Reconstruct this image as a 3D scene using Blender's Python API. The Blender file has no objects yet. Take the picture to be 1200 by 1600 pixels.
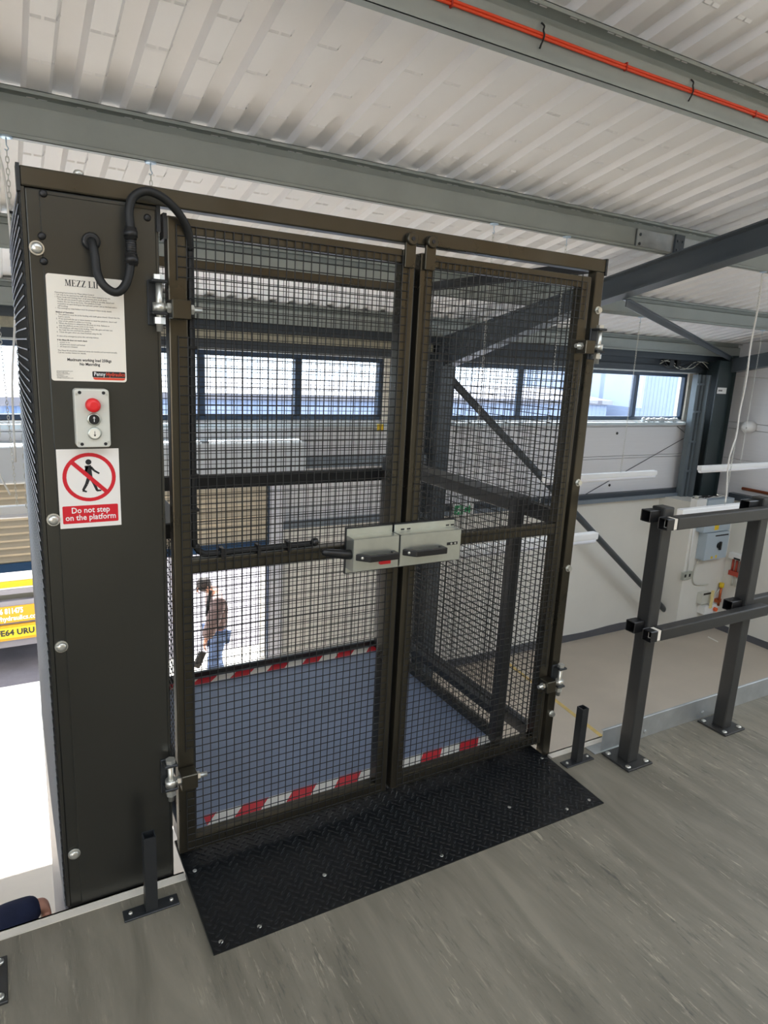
import bpy, bmesh, math, random
from mathutils import Vector, Matrix
random.seed(7)
SC = bpy.context.scene
COL = SC.collection

# ------------------------------------------------------------------ camera
F_PX = 1049.892                       # focal length in pixels of a 1200x1600 frame
CAM_H = 1.62
AX = [(0.870954, -0.067178, 0.48675), (-0.488922, -0.217138, 0.844871), (0.048935, -0.973826, -0.221963)]
cam_d = bpy.data.cameras.new('camera')
cam = bpy.data.objects.new('camera', cam_d)
COL.objects.link(cam)
cam_d.sensor_fit = 'HORIZONTAL'
cam_d.sensor_width = 36.0
cam_d.lens = F_PX * 36.0 / 1200.0
cam_d.clip_start = 0.02
cam_d.clip_end = 300
m4 = Matrix.Identity(4)
for i in range(3):
    m4[i][0] = AX[i][0]; m4[i][1] = -AX[i][1]; m4[i][2] = -AX[i][2]
m4[0][3], m4[1][3], m4[2][3] = 0, 0, CAM_H
cam.matrix_world = m4
SC.camera = cam

def ray(u, v):
    c = ((u - 600) / F_PX, (v - 800) / F_PX, 1.0)
    return Vector([sum(AX[i][k] * c[k] for k in range(3)) for i in range(3)])
def Py(u, v, y):
    d = ray(u, v); return Vector((0, 0, CAM_H)) + d * (y / d.y)
def Pz(u, v, z):
    d = ray(u, v); return Vector((0, 0, CAM_H)) + d * ((z - CAM_H) / d.z)
def Px(u, v, x):
    d = ray(u, v); return Vector((0, 0, CAM_H)) + d * (x / d.x)

# ------------------------------------------------------------------ world, sun, exposure
W = bpy.data.worlds.new('world'); SC.world = W; W.use_nodes = True
bg = W.node_tree.nodes['Background']
bg.inputs[0].default_value = (0.80, 0.89, 1.0, 1); bg.inputs[1].default_value = 5.2
sun_d = bpy.data.lights.new('sun', 'SUN'); sun_d.energy = 28.0; sun_d.angle = 0.01; sun_d.color = (1, 0.97, 0.93)
sun = bpy.data.objects.new('sun', sun_d); COL.objects.link(sun)
sun.location = (2, 30, 40)
sun.rotation_euler = Vector((-0.10, -0.62, -0.77)).to_track_quat('-Z', 'Y').to_euler()
SC.view_settings.view_transform = 'Standard'
SC.view_settings.look = 'None'
SC.view_settings.gamma = 1.0
SC.view_settings.use_curve_mapping = False
SC.view_settings.exposure = -0.04
SC.cycles.use_denoising = True
SC.cycles.max_bounces = 10
SC.cycles.diffuse_bounces = 5
SC.cycles.transparent_max_bounces = 12
SC.cycles.sample_clamp_indirect = 8.0

def portal(name, loc, sx, sy, direction):
    """a window, door or added roof opening: guides the sky's light through it"""
    d = bpy.data.lights.new(name, 'AREA'); d.shape = 'RECTANGLE'; d.size = sx; d.size_y = sy
    d.cycles.is_portal = True
    o = bpy.data.objects.new(name, d); COL.objects.link(o); o.location = loc
    o.rotation_euler = Vector(direction).to_track_quat('-Z', 'Y').to_euler()

FLOOR_Z = -2.8
WALL_Y = 7.5
WALL_X = 10.95
def zr(y): return 3.364 - 0.2 * y          # underside of the purlins
SHEET = 0.232                              # purlin depth

# ------------------------------------------------------------------ helpers
def lin(c):
    return tuple(((x / 12.92) if x <= 0.04045 else ((x + 0.055) / 1.055) ** 2.4) for x in c)
MATS = {}
def mat(name, rgb, rough=0.5, metal=0.0, var=0.0, vscale=6.0, bump=0.0, bscale=60.0, emit=None, alpha=1.0, spec=0.5, stretch=(1, 1, 1), rvar=0.0):
    """procedural material: colour broken up by noise, fine relief by bump (object coordinates)"""
    m = bpy.data.materials.new(name); m.use_nodes = True
    nt = m.node_tree; b = nt.nodes['Principled BSDF']
    c = lin([v / 255 for v in rgb]) if max(rgb) > 1 else rgb
    b.inputs['Base Color'].default_value = (*c, 1)
    b.inputs['Roughness'].default_value = rough
    b.inputs['Metallic'].default_value = metal
    b.inputs['Specular IOR Level'].default_value = spec
    if var or bump or rvar:
        tc = nt.nodes.new('ShaderNodeTexCoord'); mp = nt.nodes.new('ShaderNodeMapping')
        mp.inputs['Scale'].default_value = stretch
        nt.links.new(tc.outputs['Object'], mp.inputs['Vector'])
    if var or rvar:
        n = nt.nodes.new('ShaderNodeTexNoise'); n.inputs['Scale'].default_value = vscale
        n.inputs['Detail'].default_value = 5; n.inputs['Roughness'].default_value = 0.6
        nt.links.new(mp.outputs[0], n.inputs['Vector'])
        if var:
            r = nt.nodes.new('ShaderNodeMapRange')
            r.inputs['From Min'].default_value = 0.3; r.inputs['From Max'].default_value = 0.7
            r.inputs['To Min'].default_value = 1 - var; r.inputs['To Max'].default_value = 1 + var
            nt.links.new(n.outputs['Fac'], r.inputs['Value'])
            mx = nt.nodes.new('ShaderNodeMix'); mx.data_type = 'RGBA'; mx.blend_type = 'MULTIPLY'
            mx.inputs['Factor'].default_value = 1
            mx.inputs['A'].default_value = (*c, 1)
            nt.links.new(r.outputs[0], mx.inputs['B'])
            nt.links.new(mx.outputs['Result'], b.inputs['Base Color'])
        if rvar:
            r2 = nt.nodes.new('ShaderNodeMapRange')
            r2.inputs['From Min'].default_value = 0.3; r2.inputs['From Max'].default_value = 0.7
            r2.inputs['To Min'].default_value = max(0.02, rough - rvar); r2.inputs['To Max'].default_value = rough + rvar
            nt.links.new(n.outputs['Fac'], r2.inputs['Value'])
            nt.links.new(r2.outputs[0], b.inputs['Roughness'])
    if bump:
        n2 = nt.nodes.new('ShaderNodeTexNoise'); n2.inputs['Scale'].default_value = bscale; n2.inputs['Detail'].default_value = 3
        nt.links.new(mp.outputs[0], n2.inputs['Vector'])
        bm = nt.nodes.new('ShaderNodeBump'); bm.inputs['Strength'].default_value = bump; bm.inputs['Distance'].default_value = 0.004
        nt.links.new(n2.outputs['Fac'], bm.inputs['Height'])
        nt.links.new(bm.outputs['Normal'], b.inputs['Normal'])
    MATS[name] = m
    return m

class MB:
    """collects boxes, bars, tubes; build() links them as ONE mesh object"""
    def __init__(s): s.v = []; s.f = []; s.m = []; s.sm = []
    def add(s, vs, fs, mi=0, smooth=False):
        o = len(s.v); s.v += [tuple(p) for p in vs]
        for f in fs: s.f.append([o + i for i in f]); s.m.append(mi); s.sm.append(smooth)
        return s
    def box(s, x0, x1, y0, y1, z0, z1, mi=0):
        return s.add([(x0, y0, z0), (x1, y0, z0), (x1, y1, z0), (x0, y1, z0), (x0, y0, z1), (x1, y0, z1), (x1, y1, z1), (x0, y1, z1)],
                     [(3, 2, 1, 0), (4, 5, 6, 7), (0, 1, 5, 4), (1, 2, 6, 5), (2, 3, 7, 6), (3, 0, 4, 7)], mi)
    def hexa(s, a, b, mi=0):
        """8 corners: ring a (4) and ring b (4)"""
        return s.add(list(a) + list(b), [(3, 2, 1, 0), (4, 5, 6, 7), (0, 1, 5, 4), (1, 2, 6, 5), (2, 3, 7, 6), (3, 0, 4, 7)], mi)
    def bar(s, p0, p1, w, h, up=(0, 0, 1), mi=0):
        p0, p1 = Vector(p0), Vector(p1); d = (p1 - p0).normalized()
        x = d.cross(Vector(up)).normalized(); y = x.cross(d).normalized()
        r = [x * w / 2 - y * h / 2, x * w / 2 + y * h / 2, -x * w / 2 + y * h / 2, -x * w / 2 - y * h / 2]
        return s.hexa([p0 + q for q in r], [p1 + q for q in r], mi)
    def prism(s, poly, ext, mi=0):
        n = len(poly); e = Vector(ext)
        a = [Vector(p) for p in poly]
        return s.add(a + [p + e for p in a], [tuple(range(n))[::-1], tuple(range(n, 2 * n))] + [(i, (i + 1) % n, (i + 1) % n + n, i + n) for i in range(n)], mi)
    def tube(s, pts, r, seg=8, mi=0, cap=True, smooth=True, radii=None, closed=False):
        pts = [Vector(p) for p in pts]; n = len(pts); vs = []
        t0 = (pts[1] - pts[0]).normalized()
        ref = Vector((0, 0, 1)) if abs(t0.z) < 0.9 else Vector((1, 0, 0))
        x = t0.cross(ref).normalized()
        for i, p in enumerate(pts):
            if closed: t = pts[(i + 1) % n] - pts[i - 1]
            elif i == 0: t = pts[1] - p
            elif i == n - 1: t = p - pts[i - 1]
            else: t = (pts[i + 1] - p).normalized() + (p - pts[i - 1]).normalized()
            t.normalize()
            x = (x - t * x.dot(t)).normalized(); y = t.cross(x)
            rr = radii[i] if radii else r
            for k in range(seg):
                a = 2 * math.pi * k / seg
                vs.append(p + (x * math.cos(a) + y * math.sin(a)) * rr)
        fs = []
        for i in range(n if closed else n - 1):
            j = (i + 1) % n
            for k in range(seg):
                k2 = (k + 1) % seg
                fs.append((i * seg + k, i * seg + k2, j * seg + k2, j * seg + k))
        s.add(vs, fs, mi, smooth)
        if cap and not closed:
            o = len(s.v) - len(vs)
            s.f.append([o + k for k in range(seg)][::-1]); s.m.append(mi); s.sm.append(False)
            s.f.append([o + (n - 1) * seg + k for k in range(seg)]); s.m.append(mi); s.sm.append(False)
        return s
    def cyl(s, p0, p1, r, r1=None, seg=12, mi=0, smooth=True):
        return s.tube([p0, p1], r, seg, mi, True, smooth, [r, r if r1 is None else r1])
    def dome(s, c, n, r, h, seg=10, mi=0):
        """bolt head: low dome on a surface at c with normal n"""
        c, n = Vector(c), Vector(n).normalized()
        return s.tube([c, c + n * h * 0.55, c + n * h * 0.9, c + n * h], r, seg, mi, True, True, [r, r, r * 0.7, r * 0.25])
    def hexhead(s, c, n, r, h, mi=0):
        c, n = Vector(c), Vector(n).normalized()
        return s.tube([c, c + n * h], r, 6, mi, True, False)
    def ball(s, c, r, seg=10, rings=6, mi=0, scale=(1, 1, 1)):
        vs = []; fs = []
        for i in range(rings + 1):
            a = math.pi * i / rings
            for k in range(seg):
                b = 2 * math.pi * k / seg
                vs.append((c[0] + r * scale[0] * math.sin(a) * math.cos(b), c[1] + r * scale[1] * math.sin(a) * math.sin(b), c[2] + r * scale[2] * math.cos(a)))
        for i in range(rings):
            for k in range(seg):
                fs.append((i * seg + k, (i + 1) * seg + k, (i + 1) * seg + (k + 1) % seg, i * seg + (k + 1) % seg))
        return s.add(vs, fs, mi, True)
    def build(s, name, m, parent=None, bevel=0.0, bseg=2, **props):
        me = bpy.data.meshes.new(name)
        off = Vector((0, 0, 0)); q = parent
        while q is not None: off += q.location; q = q.parent
        me.from_pydata([(p[0] - off.x, p[1] - off.y, p[2] - off.z) for p in s.v], [], s.f)
        ms = m if isinstance(m, (list, tuple)) else [m]
        for q in ms: me.materials.append(q)
        me.polygons.foreach_set('material_index', s.m)
        me.polygons.foreach_set('use_smooth', s.sm)
        me.update()
        o = bpy.data.objects.new(name, me); COL.objects.link(o)
        if parent is not None: o.parent = parent
        if bevel:
            b = o.modifiers.new('edge', 'BEVEL'); b.width = bevel; b.segments = bseg; b.limit_method = 'ANGLE'; b.angle_limit = math.radians(40)
        for k, v in props.items(): o[k] = v
        return o

def thing(name, loc, label, cat, group=None):
    o = bpy.data.objects.new(name, None); COL.objects.link(o); o.location = loc; o.empty_display_size = 0.1
    o['label'] = label; o['category'] = cat
    if group: o['group'] = group
    return o
def tag(o, label, cat, group=None):
    o['label'] = label; o['category'] = cat
    if group: o['group'] = group
    return o
def struct(mb, name, m, **k):
    o = mb.build(name, m, **k); o['kind'] = 'structure'; return o
def copy_tree(o, parent=None):
    c = o.copy(); COL.objects.link(c)
    if parent is not None: c.parent = parent
    for ch in list(o.children): copy_tree(ch, c)
    return c
def text_mesh(name, body, size, m, parent, origin, xdir, ydir, align='LEFT', extrude=0.0003, bold=0.0, shear=0.0, width=None, res=2):
    """flat lettering as mesh, its baseline along xdir and its up along ydir"""
    cu = bpy.data.curves.new(name, 'FONT'); cu.body = body; cu.size = size; cu.align_x = align
    cu.extrude = extrude; cu.offset = bold; cu.shear = shear; cu.resolution_u = res
    tmp = bpy.data.objects.new('tmp_text', cu); COL.objects.link(tmp)
    dg = bpy.context.evaluated_depsgraph_get(); dg.update()
    me = bpy.data.meshes.new_from_object(tmp.evaluated_get(dg))
    bpy.data.objects.remove(tmp); bpy.data.curves.remove(cu)
    me.materials.clear(); me.materials.append(m)
    X, Y = Vector(xdir).normalized(), Vector(ydir).normalized(); Z = X.cross(Y)
    off = Vector((0, 0, 0)); q = parent
    while q is not None: off += q.location; q = q.parent
    sx = 1.0
    if width and len(me.vertices):
        xs = [v.co.x for v in me.vertices]; sx = width / max(1e-6, max(xs) - min(xs))
    O = Vector(origin) - off
    for v in me.vertices: v.co = O + X * v.co.x * sx + Y * v.co.y + Z * v.co.z
    o = bpy.data.objects.new(name, me); COL.objects.link(o)
    if parent is not None: o.parent = parent
    return o

# ------------------------------------------------------------------ materials
STEEL = mat('black_lacquered_steel', (80, 76, 66), 0.30, 0.85, 0.08, 4, rvar=0.05)
STEELD = mat('dark_painted_steel', (42, 44, 46), 0.42, 0.25, 0.08, 8, 0.05, 120)
RAILP = mat('grey_railing_paint', (48, 48, 47), 0.42, 0.1, 0.06, 12, 0.04, 150)
CABP = mat('cabinet_steel', (74, 74, 70), 0.30, 0.78, 0.05, 2, rvar=0.04)
WIRE = mat('black_mesh_wire', (36, 36, 35), 0.5, 0.2)
ZINC = mat('bright_zinc', (200, 204, 196), 0.32, 0.85, 0.06, 18)
GALV = mat('galvanised_steel', (168, 172, 172), 0.45, 0.55, 0.12, 9, 0.03, 60)
PURL = mat('galvanised_purlin', (160, 166, 162), 0.55, 0.35, 0.07, 3)
BOLT = mat('zinc_bolt', (205, 205, 198), 0.3, 0.8)
RUBBER = mat('black_rubber', (14, 15, 15), 0.55)
BLACKP = mat('black_plastic', (22, 22, 23), 0.4)
RAFT = mat('slate_blue_paint', (70, 77, 83), 0.33, 0.05, 0.05, 4)
SHEETM = mat('white_lining_sheet', (236, 235, 236), 0.45, 0.0, 0.02, 2)
WALLP = mat('white_cladding', (226, 226, 228), 0.5, 0, 0.02, 1.5, 0.05, 40, stretch=(1, 1, 30))
BLOCK = mat('white_painted_blockwork', (226, 224, 216), 0.75, 0, 0.03, 1.2, 0.1, 30)
BAND = mat('grey_floor_paint_band', (92, 93, 98), 0.5, 0, 0.05, 6)
FRAMEW = mat('navy_window_frame', (40, 58, 80), 0.4)
SILL = mat('pale_blue_sill', (196, 208, 214), 0.4)
GREYT = mat('blue_grey_trim', (120, 130, 140), 0.45, 0.1)
DARKT = mat('dark_eaves_trim', (58, 66, 74), 0.5)
INSUL = mat('yellow_insulation', (198, 192, 170), 0.9, 0, 0.15, 30)
WHITE = mat('white_plastic', (236, 236, 234), 0.4)
OFFW = mat('cream_label', (232, 226, 214), 0.5)
RED = mat('signal_red', (204, 24, 40), 0.4)
ORANGE = mat('orange_cable', (226, 74, 36), 0.5)
INK = mat('black_ink', (26, 26, 28), 0.6)
REDTXT = mat('orange_red_ink', (222, 70, 40), 0.5)
GREYPL = mat('grey_plastic', (206, 206, 196), 0.45)
DECK = mat('platform_deck_coating', (118, 131, 156), 0.40, 0.1, 0.10, 3, 0.08, 140, rvar=0.08)
TAPEW = mat('white_tape', (228, 226, 218), 0.5)
TAPER = mat('red_tape', (200, 26, 44), 0.45)
RAMPM = mat('black_tread_plate', (11, 14, 17), 0.33, 0.0, 0.10, 8, spec=0.45)
TRIMW = mat('pale_edge_trim', (214, 208, 196), 0.6, 0, 0.06, 10)
CHAINM = mat('pale_chain', (206, 206, 200), 0.45, 0.3)
FLEX = mat('white_flex', (228, 226, 220), 0.5)
BLUEBOX = mat('pale_blue_enclosure', (176, 190, 200), 0.45)
YELLOW = mat('label_yellow', (232, 196, 30), 0.5)
COPPER = mat('copper_pipe', (186, 98, 60), 0.35, 0.8)
GREEN = mat('exit_green', (20, 150, 90), 0.5)
SLATM = mat('beige_shutter_slat', (196, 186, 166), 0.5, 0.1)
BLUEBAR = mat('blue_bottom_bar', (40, 78, 118), 0.45)
SKIN = mat('skin', (206, 150, 126), 0.5)
JACKET = mat('brown_jacket', (116, 98, 96), 0.85, 0, 0.15, 14)
JEANS = mat('blue_jeans', (84, 104, 140), 0.85, 0, 0.12, 20)
NAVY = mat('navy_sleeve', (30, 38, 66), 0.85, 0, 0.15, 16)
HAIR = mat('dark_hair', (44, 36, 34), 0.7)
TRUCKY = mat('truck_yellow', (176, 150, 6), 0.45)
TRUCKO = mat('truck_orange', (184, 132, 0), 0.45)
TRUCKW = mat('truck_white', (232, 232, 232), 0.35)
TRUCKG = mat('truck_grey', (114, 112, 120), 0.5)
TRUCKD = mat('truck_olive_grey', (80, 80, 74), 0.6)
PLATEY = mat('plate_yellow', (180, 166, 10), 0.4)
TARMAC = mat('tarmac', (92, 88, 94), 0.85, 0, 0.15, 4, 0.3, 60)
CONC = mat('concrete_apron', (206, 202, 194), 0.8, 0, 0.06, 3)
SHEDM = mat('blue_grey_cladding', (146, 160, 186), 0.6, 0, 0.05, 2)
LEAFM = mat('tree_leaves', (110, 138, 70), 0.8, 0, 0.3, 3)
BARK = mat('tree_bark', (90, 74, 60), 0.9)
GLASS = bpy.data.materials.new('window_glass'); GLASS.use_nodes = True
nt = GLASS.node_tree; nt.nodes.clear()
o_ = nt.nodes.new('ShaderNodeOutputMaterial'); mx_ = nt.nodes.new('ShaderNodeMixShader'); tr_ = nt.nodes.new('ShaderNodeBsdfTransparent'); gl_ = nt.nodes.new('ShaderNodeBsdfGlossy')
tr_.inputs[0].default_value = (0.93, 0.96, 0.98, 1); gl_.inputs['Roughness'].default_value = 0.02; mx_.inputs[0].default_value = 0.07
nt.links.new(tr_.outputs[0], mx_.inputs[1]); nt.links.new(gl_.outputs[0], mx_.inputs[2]); nt.links.new(mx_.outputs[0], o_.inputs[0])

def vinyl():
    """grey wood-effect safety flooring: streaks of dark and pale grain running in depth"""
    m = bpy.data.materials.new('grey_vinyl_flooring'); m.use_nodes = True
    nt = m.node_tree; b = nt.nodes['Principled BSDF']
    tc = nt.nodes.new('ShaderNodeTexCoord')
    def noise(scale, st, det=6, rough=0.65, dist=0.0):
        mp = nt.nodes.new('ShaderNodeMapping'); mp.inputs['Scale'].default_value = st
        mp.inputs['Rotation'].default_value = (0, 0, math.radians(-3))
        nt.links.new(tc.outputs['Object'], mp.inputs['Vector'])
        n = nt.nodes.new('ShaderNodeTexNoise'); n.inputs['Scale'].default_value = scale; n.inputs['Detail'].default_value = det
        n.inputs['Roughness'].default_value = rough; n.inputs['Distortion'].default_value = dist
        nt.links.new(mp.outputs[0], n.inputs['Vector']); return n
    base = nt.nodes.new('ShaderNodeValToRGB')
    e = base.color_ramp.elements
    e[0].position = 0.30; e[0].color = (*lin((99/255, 95/255, 83/255)), 1)
    e[1].position = 0.72; e[1].color = (*lin((132/255, 126/255, 112/255)), 1)
    nt.links.new(noise(2.4, (4.0, 0.7, 1), 7, 0.60, 0.5).outputs['Fac'], base.inputs['Fac'])
    dk = nt.nodes.new('ShaderNodeValToRGB'); d = dk.color_ramp.elements
    d[0].position = 0.55; d[0].color = (0, 0, 0, 1); d[1].position = 0.62; d[1].color = (1, 1, 1, 1)
    nt.links.new(noise(9.0, (7.5, 1.0, 1), 12, 0.72, 0.35).outputs['Fac'], dk.inputs['Fac'])
    lt = nt.nodes.new('ShaderNodeValToRGB'); l = lt.color_ramp.elements
    l[0].position = 0.56; l[0].color = (0, 0, 0, 1); l[1].position = 0.63; l[1].color = (1, 1, 1, 1)
    nt.links.new(noise(10.0, (7.5, 0.9, 1), 12, 0.74, 0.35).outputs['Fac'], lt.inputs['Fac'])
    def mixc(a, fac, col, amt):
        mu = nt.nodes.new('ShaderNodeMath'); mu.operation = 'MULTIPLY'; mu.inputs[1].default_value = amt
        nt.links.new(fac, mu.inputs[0])
        mx = nt.nodes.new('ShaderNodeMix'); mx.data_type = 'RGBA'
        nt.links.new(mu.outputs[0], mx.inputs['Factor']); nt.links.new(a, mx.inputs['A']); mx.inputs['B'].default_value = (*lin([v / 255 for v in col]), 1)
        return mx.outputs['Result']
    cl = nt.nodes.new('ShaderNodeMapRange'); cl.inputs['From Min'].default_value = .42; cl.inputs['From Max'].default_value = .66
    nt.links.new(noise(1.6, (2.2, .7, 1), 4, .55, .8).outputs['Fac'], cl.inputs['Value'])
    def clustered(src):
        mu = nt.nodes.new('ShaderNodeMath'); mu.operation = 'MULTIPLY'
        nt.links.new(src, mu.inputs[0]); nt.links.new(cl.outputs[0], mu.inputs[1]); return mu.outputs[0]
    dk_o, lt_o = clustered(dk.outputs[0]), clustered(lt.outputs[0])
    c = mixc(base.outputs[0], dk_o, (70, 70, 64), 0.8)
    c = mixc(c, lt_o, (176, 168, 148), 0.75)
    nt.links.new(c, b.inputs['Base Color'])
    b.inputs['Roughness'].default_value = 0.55
    n = noise(140, (1, 1, 1), 2); bm = nt.nodes.new('ShaderNodeBump'); bm.inputs['Strength'].default_value = 0.08; bm.inputs['Distance'].default_value = 0.002
    nt.links.new(n.outputs['Fac'], bm.inputs['Height']); nt.links.new(bm.outputs['Normal'], b.inputs['Normal'])
    return m
VINYL = vinyl()
SLAB = mat('worn_concrete_floor', (186, 174, 158), 0.5, 0, 0.10, 1.1, 0.08, 40, rvar=0.12)

# ------------------------------------------------------------------ large structure
def cells(x0, x1, z0, z1, holes, xc=(), zc=()):
    """rectangles that fill x0..x1, z0..z1 but leave the holes open"""
    xs = sorted({x0, x1, *[c for h in holes for c in h[:2] if x0 < c < x1], *xc})
    zs = sorted({z0, z1, *[c for h in holes for c in h[2:] if z0 < c < z1], *zc})
    out = []
    for a, b in zip(zs, zs[1:]):
        run = None
        for c, d in zip(xs, xs[1:]):
            mx, mz = (c + d) / 2, (a + b) / 2
            hole = any(h[0] < mx < h[1] and h[2] < mz < h[3] for h in holes)
            if hole:
                if run: out.append((run[0], run[1], a, b)); run = None
            else:
                if run and c not in xc: run = (run[0], d)
                else:
                    if run: out.append((run[0], run[1], a, b))
                    run = (c, d)
        if run: out.append((run[0], run[1], a, b))
    return out

# mezzanine floor, cut back around the lift so that its edge stands at y = 1.87
fl = MB(); fl.box(-6.0, WALL_X, -5.0, 1.838, -0.03, 0.0)
struct(fl, 'floor', VINYL)
sl = MB(); sl.box(-6.0, WALL_X, -5.0, 1.80, -0.32, -0.03)
for k in range(9): sl.box(-6, WALL_X, -4.6 + k * 0.7, -4.52 + k * 0.7, -0.45, -0.32)
struct(sl, 'floor_joists', STEELD)
t1 = MB(); t1.box(-6.0, 0.408, 1.832, 1.868, -0.03, 0.002); t1.box(-6.0, 0.408, 1.862, 1.868, -0.30, 0.002)
struct(t1, 'trim_1', TRIMW)
t2 = MB(); t2.box(1.945, WALL_X, 1.838, 1.872, -0.03, 0.002); t2.box(1.945, WALL_X, 1.866, 1.872, -0.30, 0.002)
struct(t2, 'trim_2', TRIMW)
# ground floor
g = MB(); g.box(-8, WALL_X, -5, 7.7, FLOOR_Z - 0.2, FLOOR_Z)
struct(g, 'ground_floor', SLAB)
yl = MB()
for a, b in (((860, 1088), (942, 1152)),):
    p, q = Pz(*a, FLOOR_Z), Pz(*b, FLOOR_Z); d = (q - p).normalized(); p = p - d * 4.5; q = q + d * 2
    n = Vector((-d.y, d.x, 0)) * 0.03
    yl.hexa([p - n, p + n, q + n, q - n], [v + Vector((0, 0, 0.002)) for v in (p - n, p + n, q + n, q - n)])
struct(yl, 'floor_line', mat('worn_yellow_line', (206, 178, 110), 0.7, 0, 0.2, 9))
wl = MB(); p, q = Pz(1106, 995, FLOOR_Z), Pz(1122, 1003, FLOOR_Z); n = Vector((0.02, 0.012, 0))
wl.hexa([p - n, p + n, q + n, q - n], [v + Vector((0, 0, 0.002)) for v in (p - n, p + n, q + n, q - n)])
struct(wl, 'floor_line.001', TAPEW)
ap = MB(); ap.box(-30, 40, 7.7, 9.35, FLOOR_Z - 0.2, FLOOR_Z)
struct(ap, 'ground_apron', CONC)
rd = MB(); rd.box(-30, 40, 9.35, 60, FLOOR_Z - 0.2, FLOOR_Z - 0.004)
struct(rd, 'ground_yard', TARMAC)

WIN = [(-2.62, 4.22, 0.86, 1.62), (5.28, 10.08, 0.86, 1.62)]
DOOR = (-1.60, 2.69, FLOOR_Z, 0.28)
wb = MB()
for x0, x1, z0, z1 in cells(-8, WALL_X, FLOOR_Z, 2.1, WIN + [DOOR]): wb.box(x0, x1, 7.56, 7.7, z0, z1)
wback = struct(wb, 'wall_back', BLOCK)
for x0, x1, z0, z1 in cells(-8, WALL_X, -0.42, 1.74, WIN + [DOOR], xc=(5.0,), zc=(0.24, 0.75)):
    MB().box(x0 + .002, x1 - .002, 7.5, 7.562, z0 + .003, z1 - .003).build('panel', WALLP, wback, bevel=0.004, bseg=1)
lw = MB()
for x0, x1, z0, z1 in cells(-8, WALL_X, FLOOR_Z, -0.42, [DOOR]): lw.box(x0, x1, 7.46, 7.562, z0, z1)
lw.build('block_wall', BLOCK, wback)

def wavy(name, p0, p1, nrm, h=0.12, seed=1):
    rnd = random.Random(seed); n = 24; p0, p1 = Vector(p0), Vector(p1); mb = MB(); vs = []
    for i in range(n + 1):
        p = p0.lerp(p1, i / n); t = h + math.sin(i * 0.9 + seed) * 0.012 + rnd.uniform(-.006, .006)
        vs += [p, p + Vector((0, 0, t)), p + Vector(nrm) * 0.004, p + Vector(nrm) * 0.004 + Vector((0, 0, t))]
    fs = []
    for i in range(n):
        a = i * 4; b = a + 4
        fs += [(a + 2, b + 2, b + 3, a + 3), (a + 3, b + 3, b + 1, a + 1)]
    mb.add(vs, fs)
    return struct(mb, name, BAND)
wavy('baseboard_back', (2.75, 7.458, FLOOR_Z), (9.72, 7.458, FLOOR_Z), (0, -1, 0), 0.13)
# right wall
RWIN = [(-4.2, 6.05, 0.86, 1.62)]
wr = MB()
for y0, y1, z0, z1 in cells(-5, 7.7, FLOOR_Z, 4.6, RWIN): wr.box(WALL_X + 0.06, WALL_X + 0.2, y0, y1, z0, z1)
wr_o = struct(wr, 'wall_right', BLOCK)
for y0, y1, z0, z1 in cells(-5, 7.5, -0.42, 4.6, RWIN, xc=(1.0,), zc=(0.24, 0.75, 2.2, 3.2)):
    MB().box(WALL_X, WALL_X + 0.062, y0 + .002, y1 - .002, z0 + .003, z1 - .003).build('panel', WALLP, wr_o, bevel=0.004, bseg=1)
MB().box(WALL_X - 0.04, WALL_X + 0.062, -5, 7.5, FLOOR_Z, -0.42).build('block_wall', BLOCK, wr_o)
wavy('baseboard_right', (WALL_X - 0.042, 6.84, FLOOR_Z), (WALL_X - 0.042, -5, FLOOR_Z), (-1, 0, 0), 0.13, 4)
wl_ = MB()
for y0, y1, z0, z1 in cells(-5, 7.7, FLOOR_Z, 4.6, [(-4, 6, 0.86, 1.62)]): wl_.box(-8.2, -8.0, y0, y1, z0, z1)
struct(wl_, 'wall_left', BLOCK)
wf = MB()
for x0, x1, z0, z1 in cells(-8.2, WALL_X + .2, FLOOR_Z, 4.6, [(-7.5, -1.5, 1.0, 3.2)]): wf.box(x0, x1, -5.2, -5.0, z0, z1)
struct(wf, 'wall_front', mat('warm_reflection_wall', (216, 184, 138), 0.7, 0, 0.1, 3))  # unseen wall, its warm tone chosen to reflect in header and cabinet
dark_refl = MB(); dark_refl.box(-1.4, WALL_X, -5.0, -4.96, 0.0, 1.75); struct(dark_refl, 'added_dark_panel', mat('dark_reflection_panel', (74, 74, 70), 0.6, 0, .1, 3))  # unseen dark panel added so the lower cabinet front reflects darker
portal('portal_front', (-4.5, -5.05, 2.1), 6, 2.2, (0, 1, 0))  # unseen front window, put in for daylight from behind
# boxed-in corner pillar of the block wall
bp = MB(); bp.prism([(9.72, 7.47, FLOOR_Z), (9.80, 6.85, FLOOR_Z), (WALL_X - .03, 6.85, FLOOR_Z), (WALL_X - .03, 7.47, FLOOR_Z)][::-1], (0, 0, 2.37))
struct(bp, 'pillar', BLOCK)
wavy('baseboard_corner', (9.80, 6.848, FLOOR_Z), (10.9, 6.848, FLOOR_Z), (0, -1, 0), 0.13, 2)

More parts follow.
